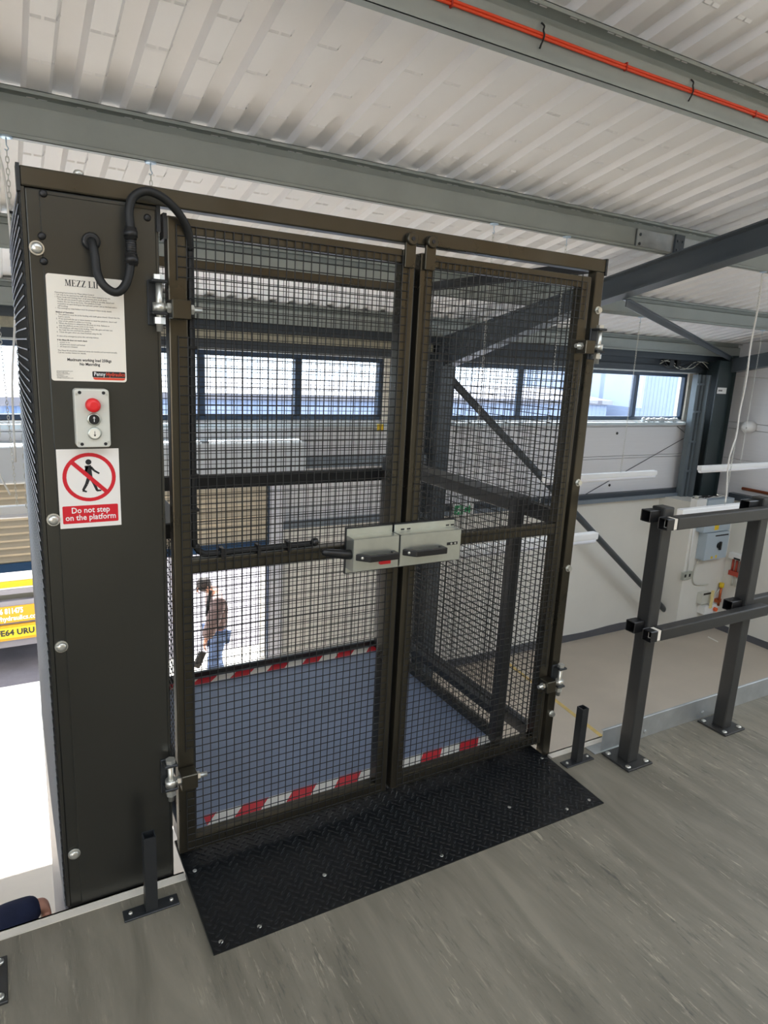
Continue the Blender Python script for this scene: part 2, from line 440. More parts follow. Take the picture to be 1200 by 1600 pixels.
# ------------------------------------------------------------------ roof: trapezoidal lining sheet with unseen openings added behind the camera for fill light
FILL_Y = (-3.0, -0.2)
PITCH = 0.226
prof = []
x = 0.37 - 0.113 - 37 * PITCH
while x < WALL_X + 0.2:
    prof += [(x - 0.048, 0.0), (x + 0.048, 0.0), (x + 0.069, 0.036), (x + 0.157, 0.036)]
    x += PITCH
ceil = MB()
def sheet(y0, y1, xa, xb):
    ps = [p for p in prof if xa <= p[0] <= xb]
    vs = []; fs = []
    for (px, pz) in ps:
        for yy in (y0, y1): vs.append((px, yy, zr(yy) + SHEET + pz))
    for i in range(len(ps) - 1): fs.append((2 * i, 2 * i + 1, 2 * i + 3, 2 * i + 2))
    ceil.add(vs, fs)
SIDE_Y = 2.25                              # unseen openings added right of the rafter to brighten the lower floor
sheet(7.9, SIDE_Y, -8.2, 11.1)
sheet(SIDE_Y, FILL_Y[1], -8.2, 5.6); sheet(SIDE_Y, FILL_Y[1], 10.4, 11.1)
FILL_X = [(-5.5, -2.5), (-1.0, 2.0), (3.5, 6.5), (8.0, 10.5)]
edges = [-8.2] + [v for r in FILL_X for v in r] + [11.1]
for a, b in zip(edges[::2], edges[1::2]): sheet(FILL_Y[1], FILL_Y[0], a, b)
sheet(FILL_Y[0], -5.3, -8.2, 11.1)
# pressed creases across the pans
xx = 0.37 - 0.113 - 6 * PITCH; k = 0
while xx < 10.6:
    yy = 2.2
    while yy < 5.6:
        z = zr(yy) + SHEET
        for sx0, sx1 in ((-0.046, -0.006), (0.006, 0.046)):
            a = [(xx + sx0, yy - 0.012, z + 0.0024), (xx + sx1, yy - 0.012, z + 0.0024), (xx + sx1, yy + 0.012, z - 0.0024), (xx + sx0, yy + 0.012, z - 0.0024)]
            ceil.add(a + [(xx + sx0, yy, z - 0.006), (xx + sx1, yy, z - 0.006)], [(0, 1, 5, 4), (4, 5, 2, 3)])
        z = zr(yy) + SHEET
        ceil.add([(xx + 0.052, yy - .01, z + .008), (xx + 0.066, yy - .01, z + .030), (xx + 0.066, yy + .01, z + .026), (xx + 0.052, yy + .01, z + .004), (xx + 0.056, yy, z + .004), (xx + 0.07, yy, z + .026)],
                 [(0, 1, 5, 4), (4, 5, 2, 3)])
        yy += 0.31
    xx += PITCH
struct(ceil, 'ceiling', SHEETM)
sk = MB()
for xa, xb, yb in ((-8.4, 11.4, SIDE_Y), (-8.4, 5.6, FILL_Y[1]), (10.4, 11.4, FILL_Y[1])):
    ya = 8.0 if yb == SIDE_Y else SIDE_Y
    sk.prism([(xa, ya, zr(ya) + .33), (xa, yb, zr(yb) + .33), (xa, yb, zr(yb) + .37), (xa, ya, zr(ya) + .37)], (xb - xa, 0, 0))
portal('portal_added_roof_side', (8.0, 1.0, zr(1.0) + SHEET + .05), 4.8, 2.5, (0, -0.196, -0.98))
struct(sk, 'roof', PURL)
for i, (a, b) in enumerate(FILL_X):
    my = sum(FILL_Y) / 2
    portal('portal_added_roof_%d' % i, ((a + b) / 2, my, zr(my) + SHEET + 0.05), b - a, FILL_Y[1] - FILL_Y[0], (0, -0.196, -0.98))

PURLIN_Y = [2.47, 3.98, 5.62, 7.20]
def purlin(y, x0, x1, m=PURL):
    z = zr(y); t = 0.003; mb = MB(); d = SHEET
    mb.box(x0, x1, y + .042, y + .045, z, z + d - .070)                # web
    mb.hexa([(x0, y + .042, z + d - .070), (x0, y + .045, z + d - .070), (x0, y + .088, z + d - .058), (x0, y + .085, z + d - .058)], [(x1, y + .042, z + d - .070), (x1, y + .045, z + d - .070), (x1, y + .088, z + d - .058), (x1, y + .085, z + d - .058)])
    zt = zr(y + .088) + d - .001; zf = zr(y + .012) + d - .001
    mb.box(x0, x1, y + .085, y + .088, z + d - .060, zt)                # recessed upper web
    mb.box(x0, x1, y, y + .042, z, z + t); mb.box(x0, x1, y, y + t, z, z + .020)     # lower flange, lip
    mb.hexa([(x0, y + .012, zf - t), (x0, y + .085, zt - t), (x0, y + .085, zt), (x0, y + .012, zf)], [(x1, y + .012, zf - t), (x1, y + .085, zt - t), (x1, y + .085, zt), (x1, y + .012, zf)]); mb.box(x0, x1, y + .012, y + .012 + t, zf - .020, zf)
    mb.box(x0, x1, y + .037, y + .042, z + .030, z + .036)              # rolled stiffener
    return struct(mb, 'roof_beam', m)
for y in PURLIN_Y: purlin(y, -8, WALL_X)
# purlin splice plate and cleat beside the rafter
y = PURLIN_Y[1]; z = zr(y)
sp = MB(); sp.box(4.50, 5.6, y + .034, y + .042, z + .03, z + SHEET - .075); sp.box(4.50, 4.506, y + .022, y + .042, z + .006, z + SHEET - .075)
struct(sp, 'roof_beam_splice', GALV)
cl = MB(); cl.box(4.95, 5.06, y + .016, y + .034, z - .01, z + SHEET - .06)
for zz in (.05, .12):
    for xx in (4.975, 5.035): cl.dome((xx, y + .016, z + zz), (0, -1, 0), .011, .01, 8)
    for xx in (4.545,): cl.dome((xx, y + .034, z + zz), (0, -1, 0), .013, .01, 8)
struct(cl, 'roof_beam_cleat', RAFT)

# steel frames: column, haunch, rafter (I-sections)
def frame(xc, slope_to=-5.0):
    w = 0.17; t = 0.012
    top = lambda y: zr(y) - 0.003
    bot = lambda y: zr(y) - 0.203
    mb = MB()
    def slab(ya, yb, za, zb, x0, x1, th):
        """thin plate whose underside runs from (ya,za) to (yb,zb)"""
        mb.hexa([(x0, ya, za), (x1, ya, za), (x1, ya, za + th), (x0, ya, za + th)], [(x0, yb, zb), (x1, yb, zb), (x1, yb, zb + th), (x0, yb, zb + th)])
    y0, y1 = slope_to, 7.12
    slab(y0, y1, top(y0) - t, top(y1) - t, xc - w / 2, xc + w / 2, t)
    slab(y0, 5.0, bot(y0), bot(5.0), xc - w / 2, xc + w / 2, t)
    slab(5.0, 7.12, bot(5.0), bot(5.0) - 0.60, xc - w / 2, xc + w / 2, t)
    mb.prism([(xc - .004, y0, bot(y0)), (xc - .004, 5.0, bot(5.0)), (xc - .004, 7.12, bot(5.0) - .60), (xc - .004, 7.12, top(7.12)), (xc - .004, y0, top(y0))][::-1], (.008, 0, 0))
    o = struct(mb, 'rafter_beam', RAFT)
    c = MB()
    c.box(xc - w / 2, xc + w / 2, 7.12, 7.134, FLOOR_Z, zr(7.12)); c.box(xc - w / 2, xc + w / 2, 7.42, 7.434, FLOOR_Z, zr(7.4))
    c.box(xc - .005, xc + .005, 7.13, 7.43, FLOOR_Z, zr(7.3))
    for zz in (1.45, 1.60, 1.75): 
        for s in (-.05, .05): c.dome((xc + s, 7.12, zz), (0, -1, 0), .014, .014, 8)
    struct(c, 'column', RAFT)
frame(4.93); frame(-0.87 - 0.0)
# corner column: broad dark stanchion with trunking beside it
cc = MB(); cc.box(10.24, 10.60, 7.08, 7.10, -0.43, 1.86); cc.box(10.24, 10.60, 7.43, 7.45, -0.43, 1.86); cc.box(10.41, 10.43, 7.1, 7.43, -0.43, 1.86)
cc.box(10.60, 10.612, 7.02, 7.45, -0.43, 1.95)
struct(cc, 'column', mat('deep_green_grey_paint', (44, 56, 58), 0.4))
ct = MB(); ct.box(10.04, 10.12, 7.30, 7.40, -0.43, 1.62); ct.box(10.145, 10.19, 7.28, 7.36, -0.43, 1.62); ct.box(10.205, 10.235, 7.2, 7.3, -0.43, 1.62)
for zz in (0.0, .5, 1.0, 1.45): ct.box(10.03, 10.24, 7.27, 7.285, zz, zz + .03)
struct(ct, 'column_trunking', mat('dull_trunking', (112, 122, 128), .5, .2))
rb = MB(); rb.hexa([(10.55, 7.1, 1.68), (10.72, 7.1, 1.68), (10.72, 7.1, 1.9), (10.55, 7.1, 1.9)], [(10.55, -5, 1.68 + 2.42), (10.72, -5, 1.68 + 2.42), (10.72, -5, 1.9 + 2.42), (10.55, -5, 1.9 + 2.42)])
struct(rb, 'rafter_beam', RAFT)
# eaves: pale insulation strip, dark channel above and below it
ev = MB(); ev.box(-8, WALL_X, 7.30, 7.5, 1.835, 1.93); struct(ev, 'eaves_beam', DARKT)
e2 = MB(); e2.box(-8, 4.86, 7.40, 7.5, 1.735, 1.84); struct(e2, 'trim_3', INSUL)
e2 = MB(); e2.box(4.86, WALL_X, 7.42, 7.5, 1.735, 1.84); struct(e2, 'trim_11', DARKT)
e3 = MB(); e3.box(-8, 10.2, 7.36, 7.5, 1.645, 1.735); struct(e3, 'trim_4', DARKT)
e3b = MB(); e3b.box(-8, 10.0, 7.345, 7.5, 1.628, 1.645); struct(e3b, 'trim_5', GALV)
tr = MB(); tr.box(4.9, 10.3, 7.36, 7.5, -0.44, -0.375, 0); struct(tr, 'trim_6', GREYT)
tr = MB(); tr.box(4.9, 10.3, 7.40, 7.5, -0.375, -0.31, 0); struct(tr, 'shadow_strip', DARKT)  # dark strip stands in for the shadow above the ledge
tr = MB(); tr.box(3.05, 4.84, 7.34, 7.5, 0.30, 0.42); struct(tr, 'trim_8', GREYT)
tr = MB(); tr.box(2.86, 4.85, 7.38, 7.47, -0.44, -0.36); struct(tr, 'trim_9', GREYT)
rt = MB(); rt.box(WALL_X - 0.12, WALL_X, -5, 6.95, -0.44, -0.33); struct(rt, 'trim_10', DARKT)

def window(name, x0, x1, n, y=WALL_Y):
    z0, z1 = 0.86, 1.62; fw = 0.055
    mb = MB(); mb.box(x0, x1, y + .03, y + .09, z0, z0 + fw); mb.box(x0, x1, y + .03, y + .09, z1 - fw, z1)
    pw = (x1 - x0) / n
    root = mb.build(name, FRAMEW, bevel=0.004, bseg=1); root['kind'] = 'structure'
    for i in range(n + 1):
        xx = x0 + i * pw; w = fw if i in (0, n) else 0.075
        a = xx if i == 0 else (xx - w if i == n else xx - w / 2)
        MB().box(a, a + w, y + .028, y + .092, z0 + fw, z1 - fw).build('mullion', FRAMEW, root, bevel=0.004, bseg=1)
    for i in range(n):
        MB().box(x0 + i * pw + .03, x0 + (i + 1) * pw - .03, y + .055, y + .061, z0 + fw - .01, z1 - fw + .01).build('pane', GLASS, root)
    MB().box(x0 - .04, x1 + .07, y - .10, y + .06, z0 - .075, z0 - .03).build('sill', SILL, root, bevel=0.004, bseg=1)
    MB().box(x1, x1 + .16, y - .004, y + .14, z0 - .03, z1 + .01).build('reveal', OFFW, root)
    portal('portal_' + name, ((x0 + x1) / 2, y + .12, (z0 + z1) / 2), x1 - x0, z1 - z0, (0, -1, 0))
window('window_1', WIN[0][0], WIN[0][1], 6)
window('window_2', WIN[1][0], WIN[1][1], 4)
# right wall window strip
mb = MB(); mb.box(WALL_X + .03, WALL_X + .09, -4.2, 6.05, .86, .915); mb.box(WALL_X + .03, WALL_X + .09, -4.2, 6.05, 1.565, 1.62)
w3 = mb.build('window_3', FRAMEW); w3['kind'] = 'structure'
for i in range(10):
    yy = 6.05 - i * 1.139
    MB().box(WALL_X + .028, WALL_X + .092, yy - .06, yy, .915, 1.565).build('mullion', FRAMEW, w3)
    if i < 9: MB().box(WALL_X + .055, WALL_X + .061, yy - 1.12, yy - .03, .9, 1.58).build('pane', GLASS, w3)
MB().box(WALL_X - .10, WALL_X + .06, -4.2, 6.4, .785, .83).build('sill', SILL, w3)
MB().box(WALL_X - .004, WALL_X + .14, 6.05, 6.22, .83, 1.63).build('reveal', OFFW, w3)
portal('portal_window_3', (WALL_X + .12, 0.9, 1.24), 10.2, .76, (-1, 0, 0))
portal('portal_door', (0.5, 7.72, -1.7), 4.2, 2.1, (0, -1, 0))

# roller shutter door
dr = MB(); dr.box(-1.72, 3.02, 7.08, 7.5, 0.30, 0.665)
door = dr.build('door_1', mat('pale_grey_shutter_box', (206, 212, 218), 0.45), bevel=0.03, bseg=3); door['kind'] = 'structure'
z = 0.31
while z > -0.55:
    s = MB(); s.prism([(-1.6, 7.41, z), (-1.6, 7.398, z - .02), (-1.6, 7.388, z - .045), (-1.6, 7.40, z - .068), (-1.6, 7.425, z - .07), (-1.6, 7.425, z)], (4.29, 0, 0))
    s.build('slat', SLATM, door); z -= 0.0725
MB().box(-1.6, 2.69, 7.385, 7.43, z - .085, z + .004).build('bottom_bar', BLUEBAR, door)
MB().box(2.69, 2.86, 7.36, 7.47, FLOOR_Z, 0.31).build('guide', mat('pale_jamb', (214, 216, 224), 0.4), door)
MB().box(2.672, 2.69, 7.37, 7.44, FLOOR_Z, 0.31).build('guide', FRAMEW, door)

# ------------------------------------------------------------------ THE LIFT ENCLOSURE
FY = 1.87
lift = thing('mezzanine_lift', (1.02, 2.5, FLOOR_Z), 'black steel goods lift enclosure with double mesh gates and tall control cabinet', 'goods lift')
# frame: header, posts down to the ground floor, rear frame, side rails
MB().box(.073, 1.962, FY, FY + .045, 1.967, 2.011).build('header', STEEL, lift, bevel=.004)
for x0 in (.066, 1.958): MB().box(x0, x0 + .008, FY - .003, FY + .05, 1.955, 2.014).build('header_cap', STEELD, lift)
MB().box(1.916, 1.958, FY, FY + .042, FLOOR_Z, 1.967).build('post', STEEL, lift, bevel=.004)
for x0 in (.080, 1.916): MB().box(x0, x0 + .042, 3.18, 3.222, FLOOR_Z, 2.011).build('post', STEELD, lift, bevel=.004)
MB().box(.122, 1.916, 3.18, 3.222, 1.965, 2.008).build('rear_header', STEEL, lift, bevel=.004)
MB().box(.122, 1.916, 3.18, 3.222, .965, 1.032).build('rear_rail', STEELD, lift, bevel=.004)
for x0 in (.080, 1.918):
    MB().box(x0, x0 + .040, FY + .045, 3.18, 1.968, 2.008).build('side_header', STEELD, lift, bevel=.004)
MB().box(1.912, 1.958, FY + .042, 3.18, 1.000, 1.062).build('side_rail', RAILP, lift, bevel=.004)
MB().box(1.918, 1.958, FY + .042, 3.18, .025, .085).build('side_rail', STEELD, lift, bevel=.004)

def mesh_panel(mb, o, ux, uz, w, h, p=.0254, r=.0016, skip=None, mi=0, bow=None, mh=None):
    """welded wire panel: wires as six-sided rods; o corner, ux/uz unit directions; bow(s,t) pushes a point along the normal"""
    o, ux, uz = Vector(o), Vector(ux), Vector(uz); nrm = ux.cross(uz)
    def rod(a, b, lift_, mi=mi):
        n = 1 if bow is None else 10
        pts = []
        for i in range(n + 1):
            s, t = a[0] + (b[0] - a[0]) * i / n, a[1] + (b[1] - a[1]) * i / n
            pts.append(o + ux * s + uz * t + nrm * (lift_ + (bow(s, t) if bow else 0)))
        mb.tube(pts, r, 5 if bow is None else 4, mi, cap=False)
    nx, nz = int(round(w / p)), int(round(h / p))
    for i in range(nx + 1):
        s = w * i / nx; segs = [(0, h)]
        for (s0, s1, t0, t1) in (skip or ()):
            if s0 <= s <= s1:
                segs = [q for (a, b) in segs for q in ((a, min(b, t0)), (max(a, t1), b)) if q[1] - q[0] > .004]
        for a, b in segs: rod((s, a), (s, b), r)
    for k in range(nz + 1):
        t = h * k / nz; segs = [(0, w)]
        for (s0, s1, t0, t1) in (skip or ()):
            if t0 <= t <= t1:
                segs = [q for (a, b) in segs for q in ((a, min(b, s0)), (max(a, s1), b)) if q[1] - q[0] > .004]
        for a, b in segs: rod((a, t), (b, t), -r, mi if mh is None else mh)

# fixed side and rear mesh
mb = MB(); mesh_panel(mb, (1.936, 1.93, .085), (0, 1, 0), (0, 0, 1), 1.24, .915, .0282); mesh_panel(mb, (1.936, 1.93, 1.062), (0, 1, 0), (0, 0, 1), 1.24, .905, .0282)
mb.build('side_mesh', WIRE, lift)
mb = MB(); mesh_panel(mb, (.125, 3.20, 1.032), (1, 0, 0), (0, 0, 1), 1.79, .932, .0256); mesh_panel(mb, (.125, 3.20, .03), (1, 0, 0), (0, 0, 1), 1.79, .935, .0256)
mb.build('rear_mesh', WIRE, lift)
# left side panel of wire mesh, bowing outwards, and the sheet below floor level
MB().box(.073, .081, FY + .002, FY + .014, .004, 1.966).build('corner_strip', CABP, lift)
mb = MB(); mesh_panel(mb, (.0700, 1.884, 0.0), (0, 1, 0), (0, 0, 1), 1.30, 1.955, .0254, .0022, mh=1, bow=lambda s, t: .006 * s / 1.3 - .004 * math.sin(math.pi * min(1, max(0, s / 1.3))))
mb.build('side_mesh', [WIRE, mat('painted_glint_wire', (150, 152, 158), .35, .3)], lift)  # pale colour on the horizontal wires stands in for highlights on black ones
MB().box(.0765, .080, 1.89, 3.18, -.02, 1.965).build('side_shade_sheet', INK, lift)  # black sheet added to stand in for the darkness behind the wires
MB().box(.070, .078, 1.93, 3.18, FLOOR_Z + .1, -.02).build('side_sheet', mat('pale_grey_sheet', (168, 172, 182), 0.45, 0.3, .05, 4), lift)

# control cabinet
cab = MB(); cab.box(.081, .380, FY + .004, FY + .23, FLOOR_Z, 1.966)
cab_o = cab.build('control_cabinet', CABP, lift, bevel=.004)
MB().box(.111, .372, FY, FY + .006, .004, 1.956).build('cover_panel', CABP, cab_o, bevel=.002, bseg=1)
MB().box(.374, .383, FY - .004, FY + .01, 1.905, 1.966).build('corner_clip', STEELD, cab_o)
for (x, z) in ((.120, 1.956), (.352, 1.935), (.112, 1.862), (.113, 1.806)):
    MB().dome((x, FY + .002, z), (0, -1, 0), .009, .008, 10).build('push_rivet', BLACKP, cab_o)
for z in (1.834, 1.176, .825, .178):
    mb = MB(); mb.cyl((.0995, FY + .003, z), (.0995, FY - .002, z), .0165, seg=16); mb.dome((.0995, FY - .002, z), (0, -1, 0), .013, .009, 14)
    mb.build('bolt', BOLT, cab_o)
MB().dome((.200, FY + .02, 2.010), (0, 0, 1), .012, .014, 10).build('bolt', BOLT, lift)
for z in (1.833, 1.187, .837, .194):
    mb = MB(); mb.cyl((1.943, FY + .001, z), (1.943, FY - .003, z), .014, seg=14); mb.hexhead((1.943, FY - .003, z), (0, -1, 0), .0105, .010)
    mb.build('bolt', BOLT, lift)

# ---- instruction notice
def rounded(x0, x1, z0, z1, r, y, n=5):
    pts = []
    for (cx, cz, a0) in ((x1 - r, z1 - r, 0), (x0 + r, z1 - r, 90), (x0 + r, z0 + r, 180), (x1 - r, z0 + r, 270)):
        for i in range(n + 1):
            a = math.radians(a0 + 90 * i / n); pts.append((cx + r * math.cos(a), y, cz + r * math.sin(a)))
    return pts
def plate(x0, x1, z0, z1, r, y, th, name, m, parent):
    mb = MB(); mb.prism(rounded(x0, x1, z0, z1, r, y), (0, th, 0)); return mb.build(name, m, parent)
NY = FY - .0012
nx0, nx1, nz0, nz1 = .1145, .2895, 1.528, 1.780
notice = plate(nx0, nx1, nz0, nz1, .007, NY, .0014, 'instruction_notice', OFFW, lift)
notice['label'] = 'cream printed instruction notice headed MEZZ LIFT on the cabinet'
def T(body, size, m, par, x, z, align='LEFT', bold=0, y=NY - .0002, width=None, shear=0, name='lettering'):
    return text_mesh(name, body, size, m, par, (x, y, z), (1, 0, 0), (0, 0, 1), align, .0001, bold, shear, width)
def serif(word, x, z, h):
    mb = MB(); y = NY - .0003
    def q(pts): mb.prism([(x + a * h, y, z + b * h) for a, b in pts], (0, .0002, 0))
    for ch in word:
        W_ = {'M': .98, 'E': .74, 'Z': .72, 'L': .72, 'I': .42, 'F': .70, 'T': .76, ' ': .34}[ch]
        if ch in 'ELFI':
            q([(.10, 0), (.26, 0), (.26, 1), (.10, 1)]); q([(0, 0), (.36, 0), (.36, .05), (0, .05)]); q([(0, .95), (.36, .95), (.36, 1), (0, 1)])
        if ch in 'EF': q([(.26, .94), (.64, .94), (.64, 1), (.26, 1)]); q([(.58, .78), (.64, .78), (.64, .94), (.60, .94)]); q([(.26, .48), (.5, .48), (.5, .54), (.26, .54)]); q([(.46, .40), (.5, .40), (.5, .62), (.46, .62)])
        if ch in 'EL': q([(.26, 0), (.66, 0), (.66, .06), (.26, .06)]); q([(.60, .06), (.66, .06), (.68, .26), (.64, .24)])
        if ch == 'F': pass
        if ch == 'Z': q([(.06, .94), (.64, .94), (.64, 1), (.06, 1)]); q([(.06, .78), (.10, .78), (.14, .94), (.06, .94)]); q([(.02, 0), (.20, 0), (.64, 1), (.46, 1)]); q([(.02, 0), (.64, 0), (.64, .06), (.02, .06)]); q([(.58, .06), (.64, .06), (.66, .24), (.62, .22)])
        if ch == 'M': q([(.10, 0), (.15, 0), (.15, 1), (.10, 1)]); q([(.10, 1), (.28, 1), (.50, .12), (.42, 0)]); q([(.42, 0), (.50, .02), (.74, 1), (.68, 1)]); q([(.68, 0), (.84, 0), (.84, 1), (.68, 1)]); q([(0, 0), (.26, 0), (.26, .05), (0, .05)]); q([(.60, 0), (.93, 0), (.93, .05), (.60, .05)]); q([(0, .95), (.2, .95), (.2, 1), (0, 1)]); q([(.76, .95), (.93, .95), (.93, 1), (.76, 1)])
        if ch == 'T': q([(.28, 0), (.44, 0), (.44, 1), (.28, 1)]); q([(.18, 0), (.54, 0), (.54, .05), (.18, .05)]); q([(.03, .94), (.69, .94), (.69, 1), (.03, 1)]); q([(.03, .76), (.07, .76), (.12, .94), (.03, .94)]); q([(.65, .76), (.69, .76), (.69, .94), (.60, .94)])
        x += W_ * h
    mb.build('lettering', INK, notice)
serif('MEZZ LIFT', nx0 + .041, 1.7545, .0150)
body = [('Operating Instructions for Mezz Lift(s) Control', 0, 0), ('\u2022  Lift only to be operated by staff who have been trained in its use.', 0, 0),
        ('\u2022  Keep hands and clothing clear of all moving parts at all times.', 0, 0),
        ('    The lift will not travel if a gate at either landing is not fully closed and', 0, 0), ('    locked. Do not force the locks. The platform is held', 0, 0),
        ('    in position at each landing by the hydraulic power unit at the base and is', 0, 0), ('    self levelling.', 0, 0),
        ('\u2022  The emergency stop button must be pressed if there is any doubt.', 0, 0), ('', 0, 0),
        ('Method of Operation', 1, 0), ('1.  The platform must be at the landing with both gates closed. Check that the', 0, 0), ('    load is secure.', 0, 0),
        ('2.  Press and hold the up or down button to send the platform. Stand well', 0, 0), ('    clear of the platform whilst it is moving.', 0, 0),
        ('3.  When the button is released the lift stops at once. Release to', 0, 0), ('    stop the platform at any point in its travel.', 0, 0),
        ('4.  The platform will stop at the landing. Open the gate and take out', 0, 0), ('    the load. Do not overload the platform.', 0, 0),
        ('5.  Close the gate when you have finished using the lift.', 0, 0), ('', 0, 0), ('In case of an emergency press the red stop button.', 0, 0), ('', 0, 0),
        ('If the Mezz lift does not work check', 1, 0), ('\u2022   power is on', 0, 0), ('\u2022   all gates are closed and locked', 0, 0), ('\u2022   all stops are released', 0, 0), ('', 0, 0),
        ('The Mezz lift should be inspected every six months and serviced annually.', 0, 0), ('Call the number below for details.', 0, 0)]
zz = 1.7365
for line, b, _ in body:
    if line: T(line, .0046, INK, notice, nx0 + .0175, zz, bold=.00012 if b else 0)
    zz -= .0052 if line else .0042
T('Maximum working load 250kgs', .0098, INK, notice, (nx0 + nx1) / 2 + .001, 1.577, 'CENTER', .00025, width=.102)
T('No Manriding', .0098, INK, notice, (nx0 + nx1) / 2 + .001, 1.567, 'CENTER', .00025, width=.047)
for i in range(6): T(['www.pennyhydraulics.com', 'Barlborough Links', 'Clowne Chesterfield', 'Derbyshire', 'Tel 01246 811475', 'info@pennyhydraulics.com'][i], .0034, INK, notice, nx0 + .012, 1.551 - i * .0034)
lg = MB(); lg.prism(rounded(.208, .2865, 1.5385, 1.5535, .0025, NY - .0003), (0, .0004, 0), 0)
lg.prism([(.209, NY - .0003, 1.538), (.2865, NY - .0003, 1.538), (.2845, NY - .0003, 1.534), (.280, NY - .0003, 1.5325), (.215, NY - .0003, 1.5325), (.211, NY - .0003, 1.534)], (0, .0004, 0), 1)
lg.build('logo_block', [INK, REDTXT], notice)
T('Penny', .0135, WHITE, notice, .2115, 1.5425, bold=.00015, y=NY - .0005, width=.0265)
T('Hydraulics', .0135, REDTXT, notice, .2402, 1.5425, bold=.00015, y=NY - .0005, width=.0445)

# ---- push button station
cx = .2000
cb = MB(); cb.prism(rounded(.1595, .2400, 1.366, 1.511, .008, FY - .040), (0, .041, 0))
box = cb.build('control_box', GREYPL, lift, bevel=.003)
box['label'] = 'pale grey push button box with red, black and white buttons'
BYF = FY - .040
mb = MB(); mb.cyl((cx + .001, BYF, 1.472), (cx + .001, BYF - .006, 1.472), .0175, seg=20); mb.tube([(cx + .001, BYF - .006, 1.472), (cx + .001, BYF - .014, 1.472), (cx + .001, BYF - .018, 1.472), (cx + .001, BYF - .020, 1.472)], .017, 20, radii=[.010, .0172, .0155, .008])
mb.build('stop_button', mat('red_button', (226, 40, 44), .35), box)
for nm, zc, m in (('up_button', 1.437, BLACKP), ('down_button', 1.402, mat('white_button', (232, 228, 214), .4))):
    mb = MB(); mb.tube([(cx + .002, BYF, zc), (cx + .002, BYF - .006, zc), (cx + .002, BYF - .007, zc)], .016, 20, radii=[.0158, .0158, .013]); b = mb.build(nm + '_bezel', ZINC, box)
    MB().cyl((cx + .002, BYF - .005, zc), (cx + .002, BYF - .0085, zc), .0125, seg=18).build(nm, m, box)
    s = 1 if nm == 'up_button' else -1
    mb = MB(); yy = BYF - .0087
    mb.box(cx + .0013, cx + .0027, yy, yy + .0006, zc - .006, zc + .006)
    mb.prism([(cx - .001, yy, zc + s * .003), (cx + .002, yy, zc + s * .0078), (cx + .005, yy, zc + s * .003)], (0, .0006, 0)); mb.build('arrow', WHITE if s > 0 else INK, box)
for sx in (-1, 1):
    for sz in (0, 1):
        mb = MB(); zc = 1.3745 + sz * .128
        mb.cyl((.1998 + sx * .0275, BYF + .001, zc), (.1998 + sx * .0275, BYF - .0006, zc), .0042, seg=10, mi=0); mb.cyl((.1998 + sx * .0345, BYF + .001, zc - .004 * (1 if sz else -1)), (.1998 + sx * .0345, BYF - .0006, zc - .004 * (1 if sz else -1)), .0032, seg=10, mi=1)
        mb.build('screw', [INK, BOLT], box)

# ---- prohibition sign
sx0, sx1, sz0, sz1 = .1145, .2630, 1.150, 1.357
sign = plate(sx0, sx1, sz0, sz1, .001, NY, .0014, 'prohibition_sign', mat('white_sign_vinyl', (232, 228, 222), .45), lift)
sign['label'] = 'white and red Do not step on the platform sign on the cabinet'
c0 = (.1895, 1.283); R0, R1 = .0640, .0545; yy = NY - .0003
mb = MB(); n = 40
for i in range(n):
    a, b = 2 * math.pi * i / n, 2 * math.pi * (i + 1) / n
    mb.add([(c0[0] + R0 * math.cos(a), yy, c0[1] + R0 * math.sin(a)), (c0[0] + R0 * math.cos(b), yy, c0[1] + R0 * math.sin(b)), (c0[0] + R1 * math.cos(b), yy, c0[1] + R1 * math.sin(b)), (c0[0] + R1 * math.cos(a), yy, c0[1] + R1 * math.sin(a))], [(0, 3, 2, 1)])
q = math.sqrt(.5)
d, nn = Vector((q, 0, -q)), Vector((q, 0, q)); C = Vector((c0[0], yy - .0004, c0[1]))
a = [C - d * .058 - nn * .0052, C + d * .058 - nn * .0052, C + d * .058 + nn * .0052, C - d * .058 + nn * .0052]
mb.prism(a, (0, .0003, 0)); mb.build('prohibition_ring', RED, sign)
wk = MB(); y2 = NY - .0005
def limb(p0, p1, w0, w1):
    a, b = Vector((c0[0] + p0[0], y2, c0[1] + p0[1])), Vector((c0[0] + p1[0], y2, c0[1] + p1[1])); d = (b - a).normalized(); n_ = Vector((-d.z, 0, d.x))
    wk.prism([a - n_ * w0, b - n_ * w1, b + n_ * w1, a + n_ * w0], (0, .0002, 0))
wk.cyl((c0[0] - .001, y2 + .0002, c0[1] + .040), (c0[0] - .001, y2, c0[1] + .040), .0072, seg=16)
limb((-.003, .031), (.001, -.002), .0078, .0062); limb((-.004, .028), (-.013, .006), .003, .0026); limb((.004, .027), (.012, .017), .003, .0026); limb((.012, .017), (.024, .009), .0026, .0022)
limb((-.001, .002), (-.008, -.018), .0046, .0038); limb((-.008, -.018), (-.017, -.034), .0038, .003); limb((-.018, -.034), (-.008, -.038), .0026, .002)
limb((.002, .002), (.010, -.016), .0046, .0038); limb((.010, -.016), (.017, -.036), .0038, .003); limb((.016, -.036), (.027, -.036), .0026, .002)
wk.build('walking_figure', INK, sign)
plate(.1215, .2560, 1.1620, 1.2090, .003, NY - .0004, .0005, 'red_panel', RED, sign)
T('Do not step', .0215, WHITE, sign, .1888, 1.1895, 'CENTER', .0003, y=NY - .0007, width=.092)
T('on the platform', .0215, WHITE, sign, .1888, 1.1705, 'CENTER', .0003, y=NY - .0007, width=.122)

